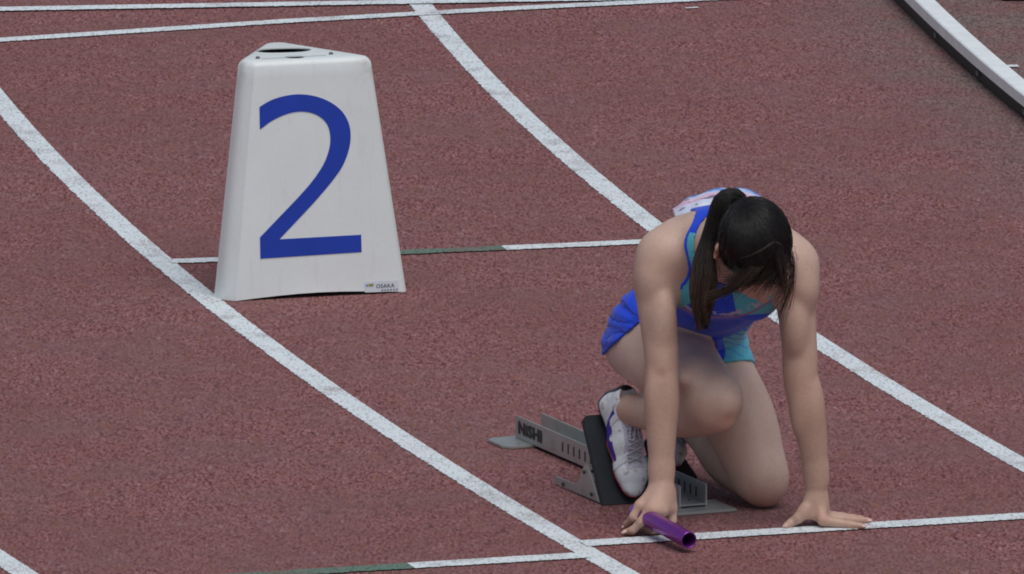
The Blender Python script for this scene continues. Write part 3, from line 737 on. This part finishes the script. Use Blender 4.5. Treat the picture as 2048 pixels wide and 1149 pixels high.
# the crotch between both legs stays covered
fp = P(1290, 642, -2.55)
th_ = np.arctan2(Z_ - fp[2] + .0 * Y_, fp[0] - X_ + .004)
rad_ = np.sqrt((Z_ - fp[2]) ** 2 + (fp[0] - X_) ** 2) + 0 * Y_
rid = np.abs(np.sin(th_ * 4.6 + np.sin(rad_ * 70 + th_ * 3) * .35 + 1.1)) ** .8 * .7 + np.abs(np.sin(th_ * 9.3 + rad_ * 22)) ** 1.0 * .3
fold = ((rid - .55) * .0075 * np.clip((fp[0] + .01 - X_) / .03, 0, 1) * np.clip(rad_ / .03, 0, 1)
        + np.sin(X_ * -70 + Z_ * 230 + np.sin(X_ * 80) * 1.3) * .0009).astype(np.float32)
shorts_top = plane(P(1402, 598, -2.63), axv)
SH = np.maximum(np.maximum(lower - .0052 - fold, hem), shorts_top)
# singlet
armR = np.sqrt((X_ - ShR[0] + .012) ** 2 + ((Y_ - ShR[1]) / 1.15) ** 2 + (Z_ - ShR[2]) ** 2)
armL = np.sqrt((X_ - ShL[0] - .012) ** 2 + ((Y_ - ShL[1]) / 1.15) ** 2 + (Z_ - ShL[2]) ** 2)
def ball(p, rr): return np.sqrt((X_ - p[0]) ** 2 + ((Y_ - p[1]) / 1.3) ** 2 + (Z_ - p[2]) ** 2) - rr
armR = smin(smin(armR, ball(P(1334, 474, -2.80), -.006), .03), ball(P(1322, 462, -2.69), -.006), .03)
armR = smin(armR, ball(P(1332, 440, -2.885), -.016), .02); armR = smin(armR, ball(P(1322, 450, -2.60), -.002), .03); armL = smin(armL, ball(P(1592, 468, -2.885), -.016), .02)
armL = smin(smin(armL, ball(P(1592, 500, -2.80), -.006), .03), ball(P(1590, 480, -2.69), -.006), .03)
ncut = np.sqrt((X_ - P(1478, 500, -2.96)[0]) ** 2 + (Y_ + 2.975) ** 2 + (Z_ - P(1478, 492, -2.96)[2]) ** 2)
AH = .083
SG = np.maximum(T.F - .0045 - (np.sin(X_ * 60 + Y_ * 90) * .0008).astype(np.float32), -(armR - AH)); SG = np.maximum(SG, -(armL - AH)); SG = np.maximum(SG, -(ncut - .098)); SG = np.maximum(SG, -plane(P(1400, 604, -2.62), axv))

s = NT('running shorts fabric')
teal = (.10, .47, .57); blue = (.008, .062, .70)
t = s.step(s.attr('teal'), -.0008, .0008)
streak = s.step(s.attr('streak'), -.12, .12)
tt = s.n('ShaderNodeMath', operation='MULTIPLY'); s.l(t, tt.inputs[0]); s.l(streak, tt.inputs[1])
c = s.mix(tt.outputs[0], blue, teal)
c = s.mix(s.ramp(s.noise(300, 2, .6), [(.3, .2), (.7, 0)]), c, (.01, .03, .35))
fpt = P(1292, 640, -2.55)
sx_ = s.n('ShaderNodeSeparateXYZ'); s.l(s.tc.outputs['Object'], sx_.inputs[0])
def mth(op, a, b=None):
    m_ = s.n('ShaderNodeMath', operation=op)
    for i_, v_ in enumerate((a, b)):
        if v_ is None: continue
        if isinstance(v_, (int, float)): m_.inputs[i_].default_value = v_
        else: s.l(v_, m_.inputs[i_])
    return m_.outputs[0]
ang = mth('ARCTAN2', mth('SUBTRACT', sx_.outputs['Z'], float(fpt[2])), mth('SUBTRACT', float(fpt[0]) + .01, sx_.outputs['X']))
wob = s.noise(16, 2, .5)
fo = mth('ABSOLUTE', mth('SINE', mth('ADD', mth('MULTIPLY', ang, 7.0), mth('MULTIPLY', wob, 4.5))))
fo = mth('POWER', fo, .45)
onl = s.step(sx_.outputs['X'], .40, .30)
hh_ = mth('ADD', mth('MULTIPLY', fo, onl), mth('MULTIPLY', s.noise(60, 3, .6), .35))
s.bump(hh_, .9, .006)
SHM = s.set(c, .6, 0, .3); s.b.inputs['Sheen Weight'].default_value = .15
def sh_teal(V):
    bx = P(1446, 680, -2.5)[0]; return V[:, 0] - bx - .006 * np.sin(V[:, 2] * 62 + .4) - .12 * (V[:, 2] - P(1452, 680, -2.5)[2])
def sh_streak(V):
    z = V[:, 2]; zr = P(1450, 700, -2.5)[2]
    sg = np.sin((V[:, 2] * 330 + V[:, 0] * 230)) * .8 + .25
    return np.where(z > zr - .006, sg + .55 - np.clip((z - zr) * 4, 0, .4), 1.0)
shorts = net_obj('shorts', SH, T.lo, H, SHM, runner, {'teal': sh_teal, 'streak': sh_streak})

s = NT('singlet fabric')
t = s.step(s.attr('teal'), -.0008, .0008)
c = s.mix(t, blue, teal)
c = s.mix(s.step(s.attr('band'), -.0006, .0006), c, (.34, .12, .26))
txt = s.ramp(s.noise(75, 2, .4), [(.50, 0), (.54, 1)])
tb = s.n('ShaderNodeMath', operation='MULTIPLY'); s.l(txt, tb.inputs[0]); s.l(s.step(s.attr('print'), -.0006, .0006), tb.inputs[1])
c = s.mix(tb.outputs[0], c, (.40, .40, .55))
s.bump(s.noise(70, 3, .6), .3, .003)
SGM = s.set(c, .6, 0, .3); s.b.inputs['Sheen Weight'].default_value = .15
def sg_teal(V):
    dR = np.sqrt((V[:, 0] - ShR[0] + .012) ** 2 + ((V[:, 1] - ShR[1]) / 1.15) ** 2 + (V[:, 2] - ShR[2]) ** 2)
    dL = np.sqrt((V[:, 0] - ShL[0] - .012) ** 2 + ((V[:, 1] - ShL[1]) / 1.15) ** 2 + (V[:, 2] - ShL[2]) ** 2)
    ar = sample(armR, V); ring = np.minimum(ar - (AH + .008), (AH + .045) - ar)
    topz = P(1400, 448, -2.85)[2]
    ring = np.minimum(ring, topz - V[:, 2])
    ch = np.minimum(V[:, 0] - (P(1468, 600, -2.9)[0] + 0 * V[:, 0]) - .18 * (P(1468, 600, -2.9)[2] - V[:, 2]), V[:, 2] - P(1500, 632, -2.9)[2])
    ch = np.minimum(ch, -2.82 - V[:, 1])
    return np.maximum(ring, ch)
zb = P(1440, 634, -2.9)[2]
def bandc(V): return V[:, 2] - (zb - .008 + .9 * (V[:, 0] - P(1440, 634, -2.9)[0]) ** 2 * 4)
def sg_band(V): return np.where(V[:, 1] < -2.74, .0026 - np.abs(bandc(V)), -1)
def sg_print(V): return np.where(V[:, 1] < -2.74, .0065 - np.abs(bandc(V) - .0105), -1)
singlet = net_obj('singlet', SG, T.lo, H, SGM, runner, {'teal': sg_teal, 'band': sg_band, 'print': sg_print})

# race bib pinned on the upper back: its own curved sheet
def tricubic(F, p):
    g = (np.array(p) - T.lo) / H; i = np.floor(g).astype(int); f = g - i; v = 0
    for a in (0, 1):
        for b in (0, 1):
            for c_ in (0, 1):
                v += F[i[0] + a, i[1] + b, i[2] + c_] * (f[0] if a else 1 - f[0]) * (f[1] if b else 1 - f[1]) * (f[2] if c_ else 1 - f[2])
    return v
def drop(F, p, d, iso, L=.3):
    t = 0
    while t < L:
        q = np.array(p) + d * t
        if ((q < T.lo + H) | (q > T.lo + H * (T.n - 3))).any(): t += .004; continue
        val = tricubic(F, q) - iso
        if val < .0004: return q
        t += max(min(val, .01) * .8, .0004)
    return None
v = []; f = []; uvs = []
NU, NV = 30, 16
near_e = catmull([tuple(P(*q)) for q in ((1350, 436, -2.800), (1378, 427, -2.830), (1408, 420, -2.852), (1450, 416, -2.866), (1500, 420, -2.866), (1545, 436, -2.84))], 6)
far_e = catmull([tuple(P(*q)) for q in ((1341, 427, -2.700), (1368, 402, -2.700), (1400, 388, -2.700), (1450, 376, -2.700), (1505, 383, -2.700), (1550, 414, -2.700))], 6)
for j in range(NV + 1):
    for i in range(NU + 1):
        q = np.array(near_e[i]) * (j / NV) + np.array(far_e[i]) * (1 - j / NV) + UP * (.012 * math.sin(math.pi * j / NV) + .0015 * math.sin(i * .9 + j * .35))
        v.append(q); uvs.append((i / NU, j / NV))
for j in range(NV):
    for i in range(NU): k = j * (NU + 1) + i; f.append((k, k + 1, k + NU + 2, k + NU + 1))
s = NT('race bib sheet')
uu = s.attr('bu'); vv_ = s.attr('bv')
c = s.ramp(vv_, [(0, (.06, .22, .80)), (.34, (.12, .32, .85)), (.38, (.66, .74, .88)), (.44, (.70, .62, .80)), (.47, (.76, .48, .66)), (.66, (.78, .50, .68)), (.70, (.66, .72, .86)), (1, (.62, .70, .86))], 'LINEAR')
mp = s.n('ShaderNodeCombineXYZ'); s.l(uu, mp.inputs[0]); s.l(vv_, mp.inputs[1])
wn = s.noise(9, 1, .3, mp.outputs[0])
c = s.mix(s.ramp(wn, [(.58, 0), (.62, 1)]), c, (.75, .80, .86))
c = s.mix(s.ramp(s.noise(7, 0, .3, mp.outputs[0]), [(.66, 0), (.69, .8)]), c, (.12, .10, .16))
BIBM = s.set(c, .45, 0, .5)
bib = mesh('race_bib', v, f, BIBM, runner, True)
for nm, k in (('bu', 0), ('bv', 1)):
    at = bib.data.attributes.new(nm, 'FLOAT', 'POINT'); at.data.foreach_set('value', np.array([u[k] for u in uvs], np.float32))
sm = bib.modifiers.new('thick', 'SOLIDIFY'); sm.thickness = .0006

# chest mark: pale two-winged stroke on the teal
WHT = m_plain('print white', (.55, .58, .62), .5)
def chest_pt(px, py):
    d = ray(px, py); o = P(px, py, -3.12); q = drop(T.F, o, unit(d), .0066, .5); return q
def ribbon_on(name, pts, wd, mat, parent):
    qs = [chest_pt(x, y) for x, y in catmull(pts, 5)]; qs = [q for q in qs if q is not None]
    v = []; f = []
    n = len(qs)
    for i, q in enumerate(qs):
        t = unit(qs[min(i + 1, n - 1)] - qs[max(i - 1, 0)] + 1e-9); side = unit(np.cross(t, np.array([0, -1, -.2]))); w_ = wd * math.sin(math.pi * (i + .6) / (n + .2)) ** .6
        v += [q - side * w_ / 2, q + side * w_ / 2]
        if i: f.append((2 * i - 2, 2 * i, 2 * i + 1, 2 * i - 1))
    o = mesh(name, v, f, mat, parent, True); m = o.modifiers.new('t', 'SOLIDIFY'); m.thickness = .0006; return o
ribbon_on('chest_mark', [(1496, 611), (1504, 607), (1510, 612), (1514, 614)], .0028, WHT, singlet)
ribbon_on('chest_mark', [(1511, 614), (1517, 606), (1526, 601), (1538, 597)], .0028, WHT, singlet)

# ---- hair
s = NT('hair')
c = s.mix(s.noise(40, 3, .6), (.006, .005, .005), (.016, .013, .013))
HAIRM = s.set(c, .40, 0, .32)
s = NT('hair brown ends')
se = s.n('ShaderNodeSeparateXYZ'); s.l(s.tc.outputs['Object'], se.inputs[0])
HAIRB = s.set(s.mix(s.step(se.outputs['Z'], .66, .54), s.mix(s.noise(60, 3, .6), (.007, .006, .005), (.018, .012, .010)), s.mix(s.noise(60, 3, .6), (.045, .027, .018), (.15, .09, .056))), .48, 0, .4)
HcF = Field(HC - .16, HC + .16, .0026)
hx, hy, hz = HcF.coords(np.zeros(3, int), HcF.n)
lr = (hx - HC[0]) * HR[0] + (hy - HC[1]) * HR[1] + (hz - HC[2]) * HR[2]
lf = (hx - HC[0]) * HF[0] + (hy - HC[1]) * HF[1] + (hz - HC[2]) * HF[2]
lu = (hx - HC[0]) * HU[0] + (hy - HC[1]) * HU[1] + (hz - HC[2]) * HU[2]
HcF.ell(hp(0, -.008, .010), ax3, (.078, .095, .095), .01)
HcF.ell(hp(0, -.030, -.02), ax3, (.070, .076, .080), .03)
earcut = np.sqrt((lr - .083) ** 2 + (lf + .004) ** 2 + (lu + .012) ** 2) - .025
hair_cut = np.maximum(lf * .80 - lu * .60 - .040, -(lu + .085))         # behind this slanted plane: covered by hair
front_low = lf * .95 - .30 * lu - .057
grain = (np.sin(lr * 900 + lf * 120) * .0005 + np.sin(lr * 430 - lf * 210) * .0006).astype(np.float32)
CAP = np.maximum(HcF.F - grain, np.maximum(np.maximum(hair_cut, front_low), -earcut))
hair = net_obj('hair', CAP, HcF.lo, .0026, HAIRM, runner, None, 1)

def strands(name, paths, mat, r0=.0005, r1=.00025):
    cu = bpy.data.curves.new(name, 'CURVE'); cu.dimensions = '3D'; cu.bevel_depth = 1.0; cu.bevel_resolution = 0; cu.resolution_u = 1
    for pts in paths:
        sp = cu.splines.new('POLY'); n = len(pts); sp.points.add(n - 1)
        co = np.ones((n, 4)); co[:, :3] = pts; sp.points.foreach_set('co', co.ravel())
        sp.points.foreach_set('radius', np.linspace(r0, r1, n))
    t = bpy.data.objects.new('t', cu); C.objects.link(t); bpy.context.view_layer.update()
    me = bpy.data.meshes.new_from_object(t.evaluated_get(bpy.context.evaluated_depsgraph_get())); bpy.data.objects.remove(t)
    me.materials.clear()
    return link(name, me, mat, runner, True)
root = hp(.034, -.092, .042)
EC = hp(0, -.008, .010)
def on_cap(p, lift):
    d = p - EC; l = np.array([d @ HR / .0785, d @ HF / .0955, d @ HU / .0955]); k = np.linalg.norm(l); return EC + d / k * (1 + lift / .09)
paths = []
for i in range(2600):
    a = rng.uniform(-math.pi, math.pi)
    # start points along the hairline (and temples), flow back to the tie
    r = .080 * math.sin(a); fwd = .078 * max(math.cos(a), -.2); u = .058 + .02 * math.cos(a) if abs(a) < 1.3 else -.01 - .02 * rng.random()
    st = hp(r, fwd + rng.normal(0, .006), u + rng.normal(0, .008)) if rng.random() < .6 else EC + HR * rng.normal(0, .06) + HF * rng.normal(.0, .06) + HU * abs(rng.normal(.07, .03))
    st = on_cap(st, 0); ln = rng.uniform(.0003, .0018)
    tgt = on_cap(root + rng.normal(0, .006, 3), 0); ph = rng.random() * 6
    pts = []
    for k in range(11):
        t = k / 10; q = on_cap(st * (1 - t) + tgt * t + HU * .03 * math.sin(math.pi * t), ln + .0007 * math.sin(t * 5 + ph)); pts.append(q)
    paths.append(pts)
strands('hair_strands', paths, HAIRM, .00055, .0004)['kind'] = 'stuff'
# fringe: from the parting forward over the brow, wisps hanging past the face
scalp = [on_cap(hp(-.028 + .046 * t, .040 + .006 * math.sin(t * 7), .085), .0016) for t in np.linspace(-1, .6, 14)]
paths = []; pathsB = []
part = P(1550, 486, -3.13)
for i in range(900):
    s_ = rng.uniform(-1, 1); base = on_cap(hp(-.028 + .048 * s_, .044 + .01 * rng.normal(), .085), .001)
    end = (1478 + 62 * (-s_) + rng.normal(0, 9), 556 + rng.normal(0, 14) + 12 * abs(s_))
    e = P(end[0] + 26, end[1], -3.10 - .02 * rng.random())
    mid = on_cap(hp(-.028 + .050 * s_, .085, .045), .004 + .004 * rng.random()); ph = rng.random() * 6
    pts = []
    for k in range(12):
        t = k / 11; q = base * (1 - t) ** 2 + 2 * t * (1 - t) * mid + t * t * e; q = q + HR * .002 * math.sin(t * 6 + ph) * t; pts.append(q)
    (paths if rng.random() < .8 else pathsB).append(pts)
for i in range(250):      # side locks: right of the face, past the far cheek; and one sweeping left to the ponytail
    if i < 55: a0, m0, e0 = (1578, 505), (1594 + rng.normal(0, 2), 565), (1560 + rng.normal(0, 14), 622 + rng.normal(0, 16)); y0 = -3.08
    elif i < 100: a0, m0, e0 = (1560, 500), (1560 + rng.normal(0, 5), 550), (1572 + rng.normal(0, 8), 590 + rng.normal(0, 12)); y0 = -3.12
    else: a0, m0, e0 = (1530, 505), (1500, 572), (1418 + rng.normal(0, 8), 594 + rng.normal(0, 5)); y0 = -3.125
    j = rng.normal(0, 5.0, 2); a_ = P(a0[0] + j[0], a0[1] + j[1], y0); m_ = P(m0[0] + j[0] * 1.3, m0[1] + j[1] * 1.3, y0 - .01); e_ = P(*e0, y0 + .02)
    pts = [a_ * (1 - t) ** 2 + 2 * t * (1 - t) * m_ + t * t * e_ for t in np.linspace(0, 1, 12)]
    (paths if rng.random() < .5 else pathsB).append(pts)
strands('fringe', paths, HAIRM, .00055, .00025)['kind'] = 'stuff'
strands('fringe', pathsB, HAIRB, .00055, .00025)['kind'] = 'stuff'
pp = [on_cap(P(x, y, -3.13), .0030) for x, y in ((1478, 520), (1500, 510), (1524, 498), (1548, 485), (1566, 488), (1582, 500))]
pc = [np.array(q) for q in catmull([tuple(q) for q in pp], 5)]; v = []; f = []
for i, q in enumerate(pc):
    t_ = unit(pc[min(i + 1, len(pc) - 1)] - pc[max(i - 1, 0)]); sd_ = unit(np.cross(t_, q - EC)); wv_ = .0016 * (.4 + math.sin(math.pi * i / (len(pc) - 1)))
    v += [on_cap(q - sd_ * wv_, .0022), on_cap(q + sd_ * wv_, .0022)]
    if i: f.append((2 * i - 2, 2 * i, 2 * i + 1, 2 * i - 1))
mesh('hair_parting', v, f, m_plain('scalp in the parting', (.036, .023, .019), .6), hair, True)
# flyaways round the crown and along the ponytail
fly = []
for i in range(70):
    d0 = unit(HR * rng.normal(0, 1) + HF * rng.normal(-.2, .8) + HU * rng.normal(.2, .8)); p0 = on_cap(EC + d0 * .09, .001); d1 = unit(d0 * .5 + rng.normal(0, .6, 3)); Ln = rng.uniform(.008, .022)
    fly.append([p0 + d1 * Ln * t + d0 * .012 * t * (1 - t) * 2 - UP * .012 * t * t for t in np.linspace(0, 1, 8)])
for i in range(60):
    k = rng.integers(4, 40); 
    b_ = np.array([P(1440 - k * .9, 420 + k * 5.5, -3.0)])[0]; d1 = unit(np.array([rng.normal(0, .6), -.3, -1.0])); Ln = rng.uniform(.03, .07)
    fly.append([b_ + d1 * Ln * t + np.array([math.sin(t * 2.5 + i) * .006, 0, 0]) for t in np.linspace(0, 1, 8)])
strands('flyaway_hair', fly, HAIRM, .00035, .0002)['kind'] = 'stuff'
# ponytail
spine = catmull([(*P(1484, 404, -2.985), .016), (*P(1466, 394, -2.985), .020), (*P(1445, 406, -2.99), .022), (*P(1432, 440, -2.99), .020), (*P(1416, 480, -2.995), .016), (*P(1409, 520, -3.005), .024), (*P(1408, 560, -3.015), .031), (*P(1406, 600, -3.02), .028), (*P(1405, 635, -3.02), .019), (*P(1406, 664, -3.02), .013)], 5)
core = Field(np.array(P(1400, 660, -3.1)) - .08, np.array(P(1470, 380, -2.99)) + .06, .003)
for a, b in zip(spine[:-6], spine[1:-5]): core.cone(a[:3], b[:3], a[3] * .55, b[3] * .55, .01, (np.array([0, 1., 0]), .8))
pony = net_obj('ponytail', core.F, core.lo, .003, HAIRB, runner, None, 1)
tie = net_obj  # band
bm = bmesh.new()
tc = np.array(P(1470, 396, -3.012)); 
paths = []
S3 = np.array([q[:3] for q in spine]); SR = np.array([q[3] for q in spine])
for i in range(2600):
    ck = i % 40; ang = ck * 2.399 + rng.normal(0, .22); rr = math.sqrt(rng.uniform(.25, 1.0)) * (.9 + .12 * math.sin(ck * 5.1)); endk = int(min(len(S3), len(S3) - abs(rng.normal(0, 3)) - (ck % 5))); ph = rng.random() * 6
    tw = .5 * math.sin(ck * 3.7) + rng.normal(0, .12); pts = []
    for k in range(0, endk, 2):
        t = S3[min(k + 1, len(S3) - 1)] - S3[max(k - 1, 0)]; t = unit(t); n1 = unit(np.cross(t, (0, 1, .1))); n2 = np.cross(t, n1)
        an = ang + tw * k / len(S3) + .15 * math.sin(k * .4 + ph); pts.append(S3[k] + (n1 * math.cos(an) + n2 * math.sin(an) * .85) * SR[k] * rr)
    if len(pts) > 3: paths.append(pts)
strands('ponytail_strands', paths[:1500], HAIRB, .0006, .0003)['kind'] = 'stuff'
strands('ponytail_strands', paths[1500:], HAIRM, .0006, .0003)['kind'] = 'stuff'
bmesh.ops.create_uvsphere(bm, u_segments=10, v_segments=8, radius=.0022); q = hp(.086, .006, -.042)
bmesh.ops.translate(bm, vec=tuple(map(float, q)), verts=bm.verts); bm_obj('earring', bm, m_plain('silver', (.7, .7, .72), .2, 1), runner, True)

#@@SHOES
# ---- shoes (local: x heel->toe, y to her left, z away from the sole)
def shoe(toe, heelw, n, side_flip, ankle):
    xd = unit(toe - heelw); n = unit(n - xd * (n @ xd)); yd = np.cross(n, xd); L = np.linalg.norm(toe - heelw)
    k = L / .245
    def w_(x, y, z): return heelw + xd * x * k + yd * y * k + n * z * k
    Fs = Field((-.03, -.06, -.02), (.28, .06, .13), .0024)
    def prims(Fx, g):
        fz = (np.array([0, 0, 1.]), 1.0)
        Fx.cone((.032, 0, .035), (.032, 0, .078), .031 + g, .027 + g, .015)
        Fx.cone((.035, 0, .030), (.12, .002 * side_flip, .032), .030 + g, .032 + g, .02)
        Fx.cone((.06, 0, .062), (.12, 0, .044), .027 + g, .027 + g, .03)
        Fx.cone((.12, .003 * side_flip, .028), (.185, .004 * side_flip, .024), .034 + g, .037 + g, .02, ((0, 0, 1.), .72))
        Fx.cone((.185, .004 * side_flip, .022), (.217, .0, .019), .036 + g, .026 + g, .015, ((0, 0, 1.), .62))
    prims(Fs, 0)
    sx, sy, sz = Fs.coords(np.zeros(3, int), Fs.n)
    solecut = .006 - sz
    U = np.maximum(Fs.F, solecut + 0 * sx)
    # collar opening
    col = np.sqrt(((sx - .047) / 1.25) ** 2 + (sy / .92) ** 2 + ((sz - .108) / 1.1) ** 2) - .030
    tongue = 0
    U = np.maximum(U, -col)
    U = np.maximum(U, sz - (.086 + np.clip(.10 - sx, 0, .1) * .12))
    def place(V): return V
    def add(name, Fv, mats, parent, attrs=None, it=2):
        V0 = {}
        o = net_obj(name, Fv, Fs.lo, .0024, mats, None, attrs, it)
        me = o.data; M = Matrix(((xd[0] * k, yd[0] * k, n[0] * k, heelw[0]), (xd[1] * k, yd[1] * k, n[1] * k, heelw[1]), (xd[2] * k, yd[2] * k, n[2] * k, heelw[2]), (0, 0, 0, 1)))
        me.transform(M)
        if parent:
            o.parent = parent; mw = Matrix.Identity(4); ch = []; p = parent
            while p: ch.append(p); p = p.parent
            for q in reversed(ch): mw = mw @ q.matrix_local
            o.matrix_local = mw.inverted()
        return o
    def a_purple(V):
        # swept wedge with a notch on each flank
        x, z, y = V[:, 0], V[:, 2], np.abs(V[:, 1])
        main = np.minimum(np.clip((.182 - x) * .22, 0, .019) - np.abs(z - (.028 + (x - .10) * -.03)), np.minimum(x - .078, .182 - x) * .7)
        leg = np.minimum(.0065 - np.abs((x - .088) + (z - .02) * .55) * .9, np.minimum(z - .012, .068 - z))
        notch = .0075 - np.sqrt((x - .112) ** 2 + (z - .041) ** 2)
        return np.where(y > .008, np.maximum(np.minimum(main, -notch), leg), -1)
    def a_mesh(V): return np.minimum(.022 - np.abs(V[:, 1]), np.minimum(V[:, 0] - .085, .190 - V[:, 0]) * .8)
    def a_dark(V): return np.minimum(.016 - V[:, 0], V[:, 2] - .014) + .004 * np.sin(V[:, 2] * 90)
    up = add('shoe', U, SHOEM, runner, {'purple': a_purple, 'mesh': a_mesh, 'dark': a_dark})
    F2 = Field.__new__(Field); F2.lo, F2.h, F2.n = Fs.lo, Fs.h, Fs.n; F2.F = np.full(Fs.n, BIG, np.float32)
    prims(F2, .0025)
    So = np.maximum(F2.F, np.maximum(sz - (.0085 + .008 * np.clip((.07 - sx) * 30, 0, 1) + .006 * np.clip((sx - .10) * 12, 0, 1)), .0015 - sz + 0 * sx))
    def a_red(V): return V[:, 0] - .085
    add('sole', So, SOLEM, up, {'red': a_red})
    St = Field.__new__(Field); St.lo, St.h, St.n = Fs.lo, Fs.h, Fs.n; St.F = np.full(Fs.n, BIG, np.float32); prims(St, .0022)
    bandA = np.abs(sx - .076 + (sz - .06) * .35) - .0085; bandB = np.abs(sx - .163 - (np.abs(sy) - .02) * .5) - .009
    for bnd in (np.maximum(bandA, .045 - sz), np.maximum(np.maximum(bandB, .014 - sz), .013 - np.abs(sy))):
        add('strap', np.maximum(np.maximum(St.F, bnd), -col), STRAP, up, None, 1)
    # tongue
    Tn = Field.__new__(Field); Tn.lo, Tn.h, Tn.n = Fs.lo, Fs.h, Fs.n; Tn.F = np.full(Fs.n, BIG, np.float32)
    Tn.cone((.150, 0, .044), (.090, 0, .078), .012, .016, .01, ((-.5, 0, .86), .35)); Tn.cone((.090, 0, .078), (.080, 0, .086), .016, .015, .01, ((-.7, 0, .7), .3))
    add('tongue', Tn.F, TONG, up, None, 1)
    # laces: bars across the throat plus a loose bow
    cu = bpy.data.curves.new('l', 'CURVE'); cu.dimensions = '3D'; cu.bevel_depth = .0019; cu.bevel_resolution = 2
    def surf(x, y): # top of the upper at x,y
        z = .12
        for _ in range(70):
            g = (np.array([x, y, z]) - Fs.lo) / .0024; i = tuple(np.clip(g.astype(int), 0, Fs.n - 1))
            if Fs.F[i] < .0012: break
            z -= .0016
        return z + .001
    def spl(pts):
        sp = cu.splines.new('POLY'); sp.points.add(len(pts) - 1)
        for a_, p in zip(sp.points, pts): a_.co = (*map(float, w_(*p)), 1)
    for j in range(6):
        x0 = .088 + j * .016; wv = .017
        for sgn in (1, -1):
            spl([(x0 + sgn * .006 * (t * 2 - 1), wv * (t * 2 - 1), surf(x0 + sgn * .006 * (t * 2 - 1), wv * (t * 2 - 1)) + .0012) for t in np.linspace(0, 1, 9)])
    for sgn in (1, -1):
        q = catmull([(.086, 0, 0), (.105, .010 * sgn, .003), (.128, .016 * sgn, .002), (.134, .008 * sgn, .002), (.110, .003 * sgn, .005), (.088, 0, .003)], 5)
        spl([(x, y, surf(x, y) + .003 + dz) for x, y, dz in q])
    t_ = bpy.data.objects.new('t', cu); C.objects.link(t_); bpy.context.view_layer.update()
    me = bpy.data.meshes.new_from_object(t_.evaluated_get(bpy.context.evaluated_depsgraph_get())); bpy.data.objects.remove(t_)
    link('laces', me, LACE, up, True)
    # spikes under the forefoot
    for (x, y) in ((.165, .018), (.165, -.018), (.19, .012), (.19, -.012), (.21, 0)):
        bm = bmesh.new(); bmesh.ops.create_cone(bm, cap_ends=True, segments=8, radius1=.0028, radius2=.001, depth=.005)
        M = Matrix(((xd[0], yd[0], -n[0], w_(x, y, -.0005)[0]), (xd[1], yd[1], -n[1], w_(x, y, -.0005)[1]), (xd[2], yd[2], -n[2], w_(x, y, -.0005)[2]), (0, 0, 0, 1)))
        bmesh.ops.transform(bm, matrix=M, verts=bm.verts); bm_obj('spike', bm, ALU, up)
    return up
s = NT('shoe upper')
c = s.mix(s.ramp(s.noise(26, 4, .65), [(.36, 0), (.70, 1)]), (.80, .84, .87), (.62, .64, .65))
c = s.mix(s.ramp(s.noise(60, 3, .6), [(.56, 0), (.66, .8)]), c, (.36, .30, .25))
md = s.n('ShaderNodeTexVoronoi'); md.inputs['Scale'].default_value = 420; s.l(s.tc.outputs['Object'], md.inputs['Vector'])
meshc = s.mix(s.ramp(md.outputs['Distance'], [(.2, 0), (.6, 1)]), (.34, .31, .42), (.60, .60, .68))
c = s.mix(s.step(s.attr('mesh'), -.001, .001), c, meshc)
c = s.mix(s.step(s.attr('purple'), -.0006, .0006), c, (.055, .022, .30))
c = s.mix(s.step(s.attr('dark'), -.001, .001), c, (.015, .017, .022))
s.bump(s.noise(120, 3, .6), .3, .002)
SHOEM = s.set(c, .45, 0, .45)
s = NT('shoe sole'); SOLEM = s.set(s.mix(s.step(s.attr('red'), -.002, .002), (.02, .02, .024), (.42, .055, .07)), .5)
STRAP = m_plain('strap', (.66, .68, .72), .5, 0, .5, (.40, .38, .36)); TONG = m_plain('tongue cloth', (.55, .54, .60), .8); LACE = m_plain('lace', (.50, .49, .55), .8)
mid1 = Pb + BL * .052
toe1 = mid1 + U1 * .006 + N1 * .004 + BL * .016; heel1 = mid1 + U1 * .250 + N1 * .010 + BL * .006
sh1 = shoe(toe1, heel1, N1 + BL * .16, 1, AnR)
sh1['label'] = 'right shoe pressed toe down on the front pedal'
toe2 = P(1340, 942, -2.43); heel2 = P(1334, 852, -2.22)
sh2 = shoe(toe2, heel2, unit(BD * .75 + UP * .62 - BL * .05), -1, AnL)
sh2['label'] = 'left shoe on the rear pedal behind the forearm'
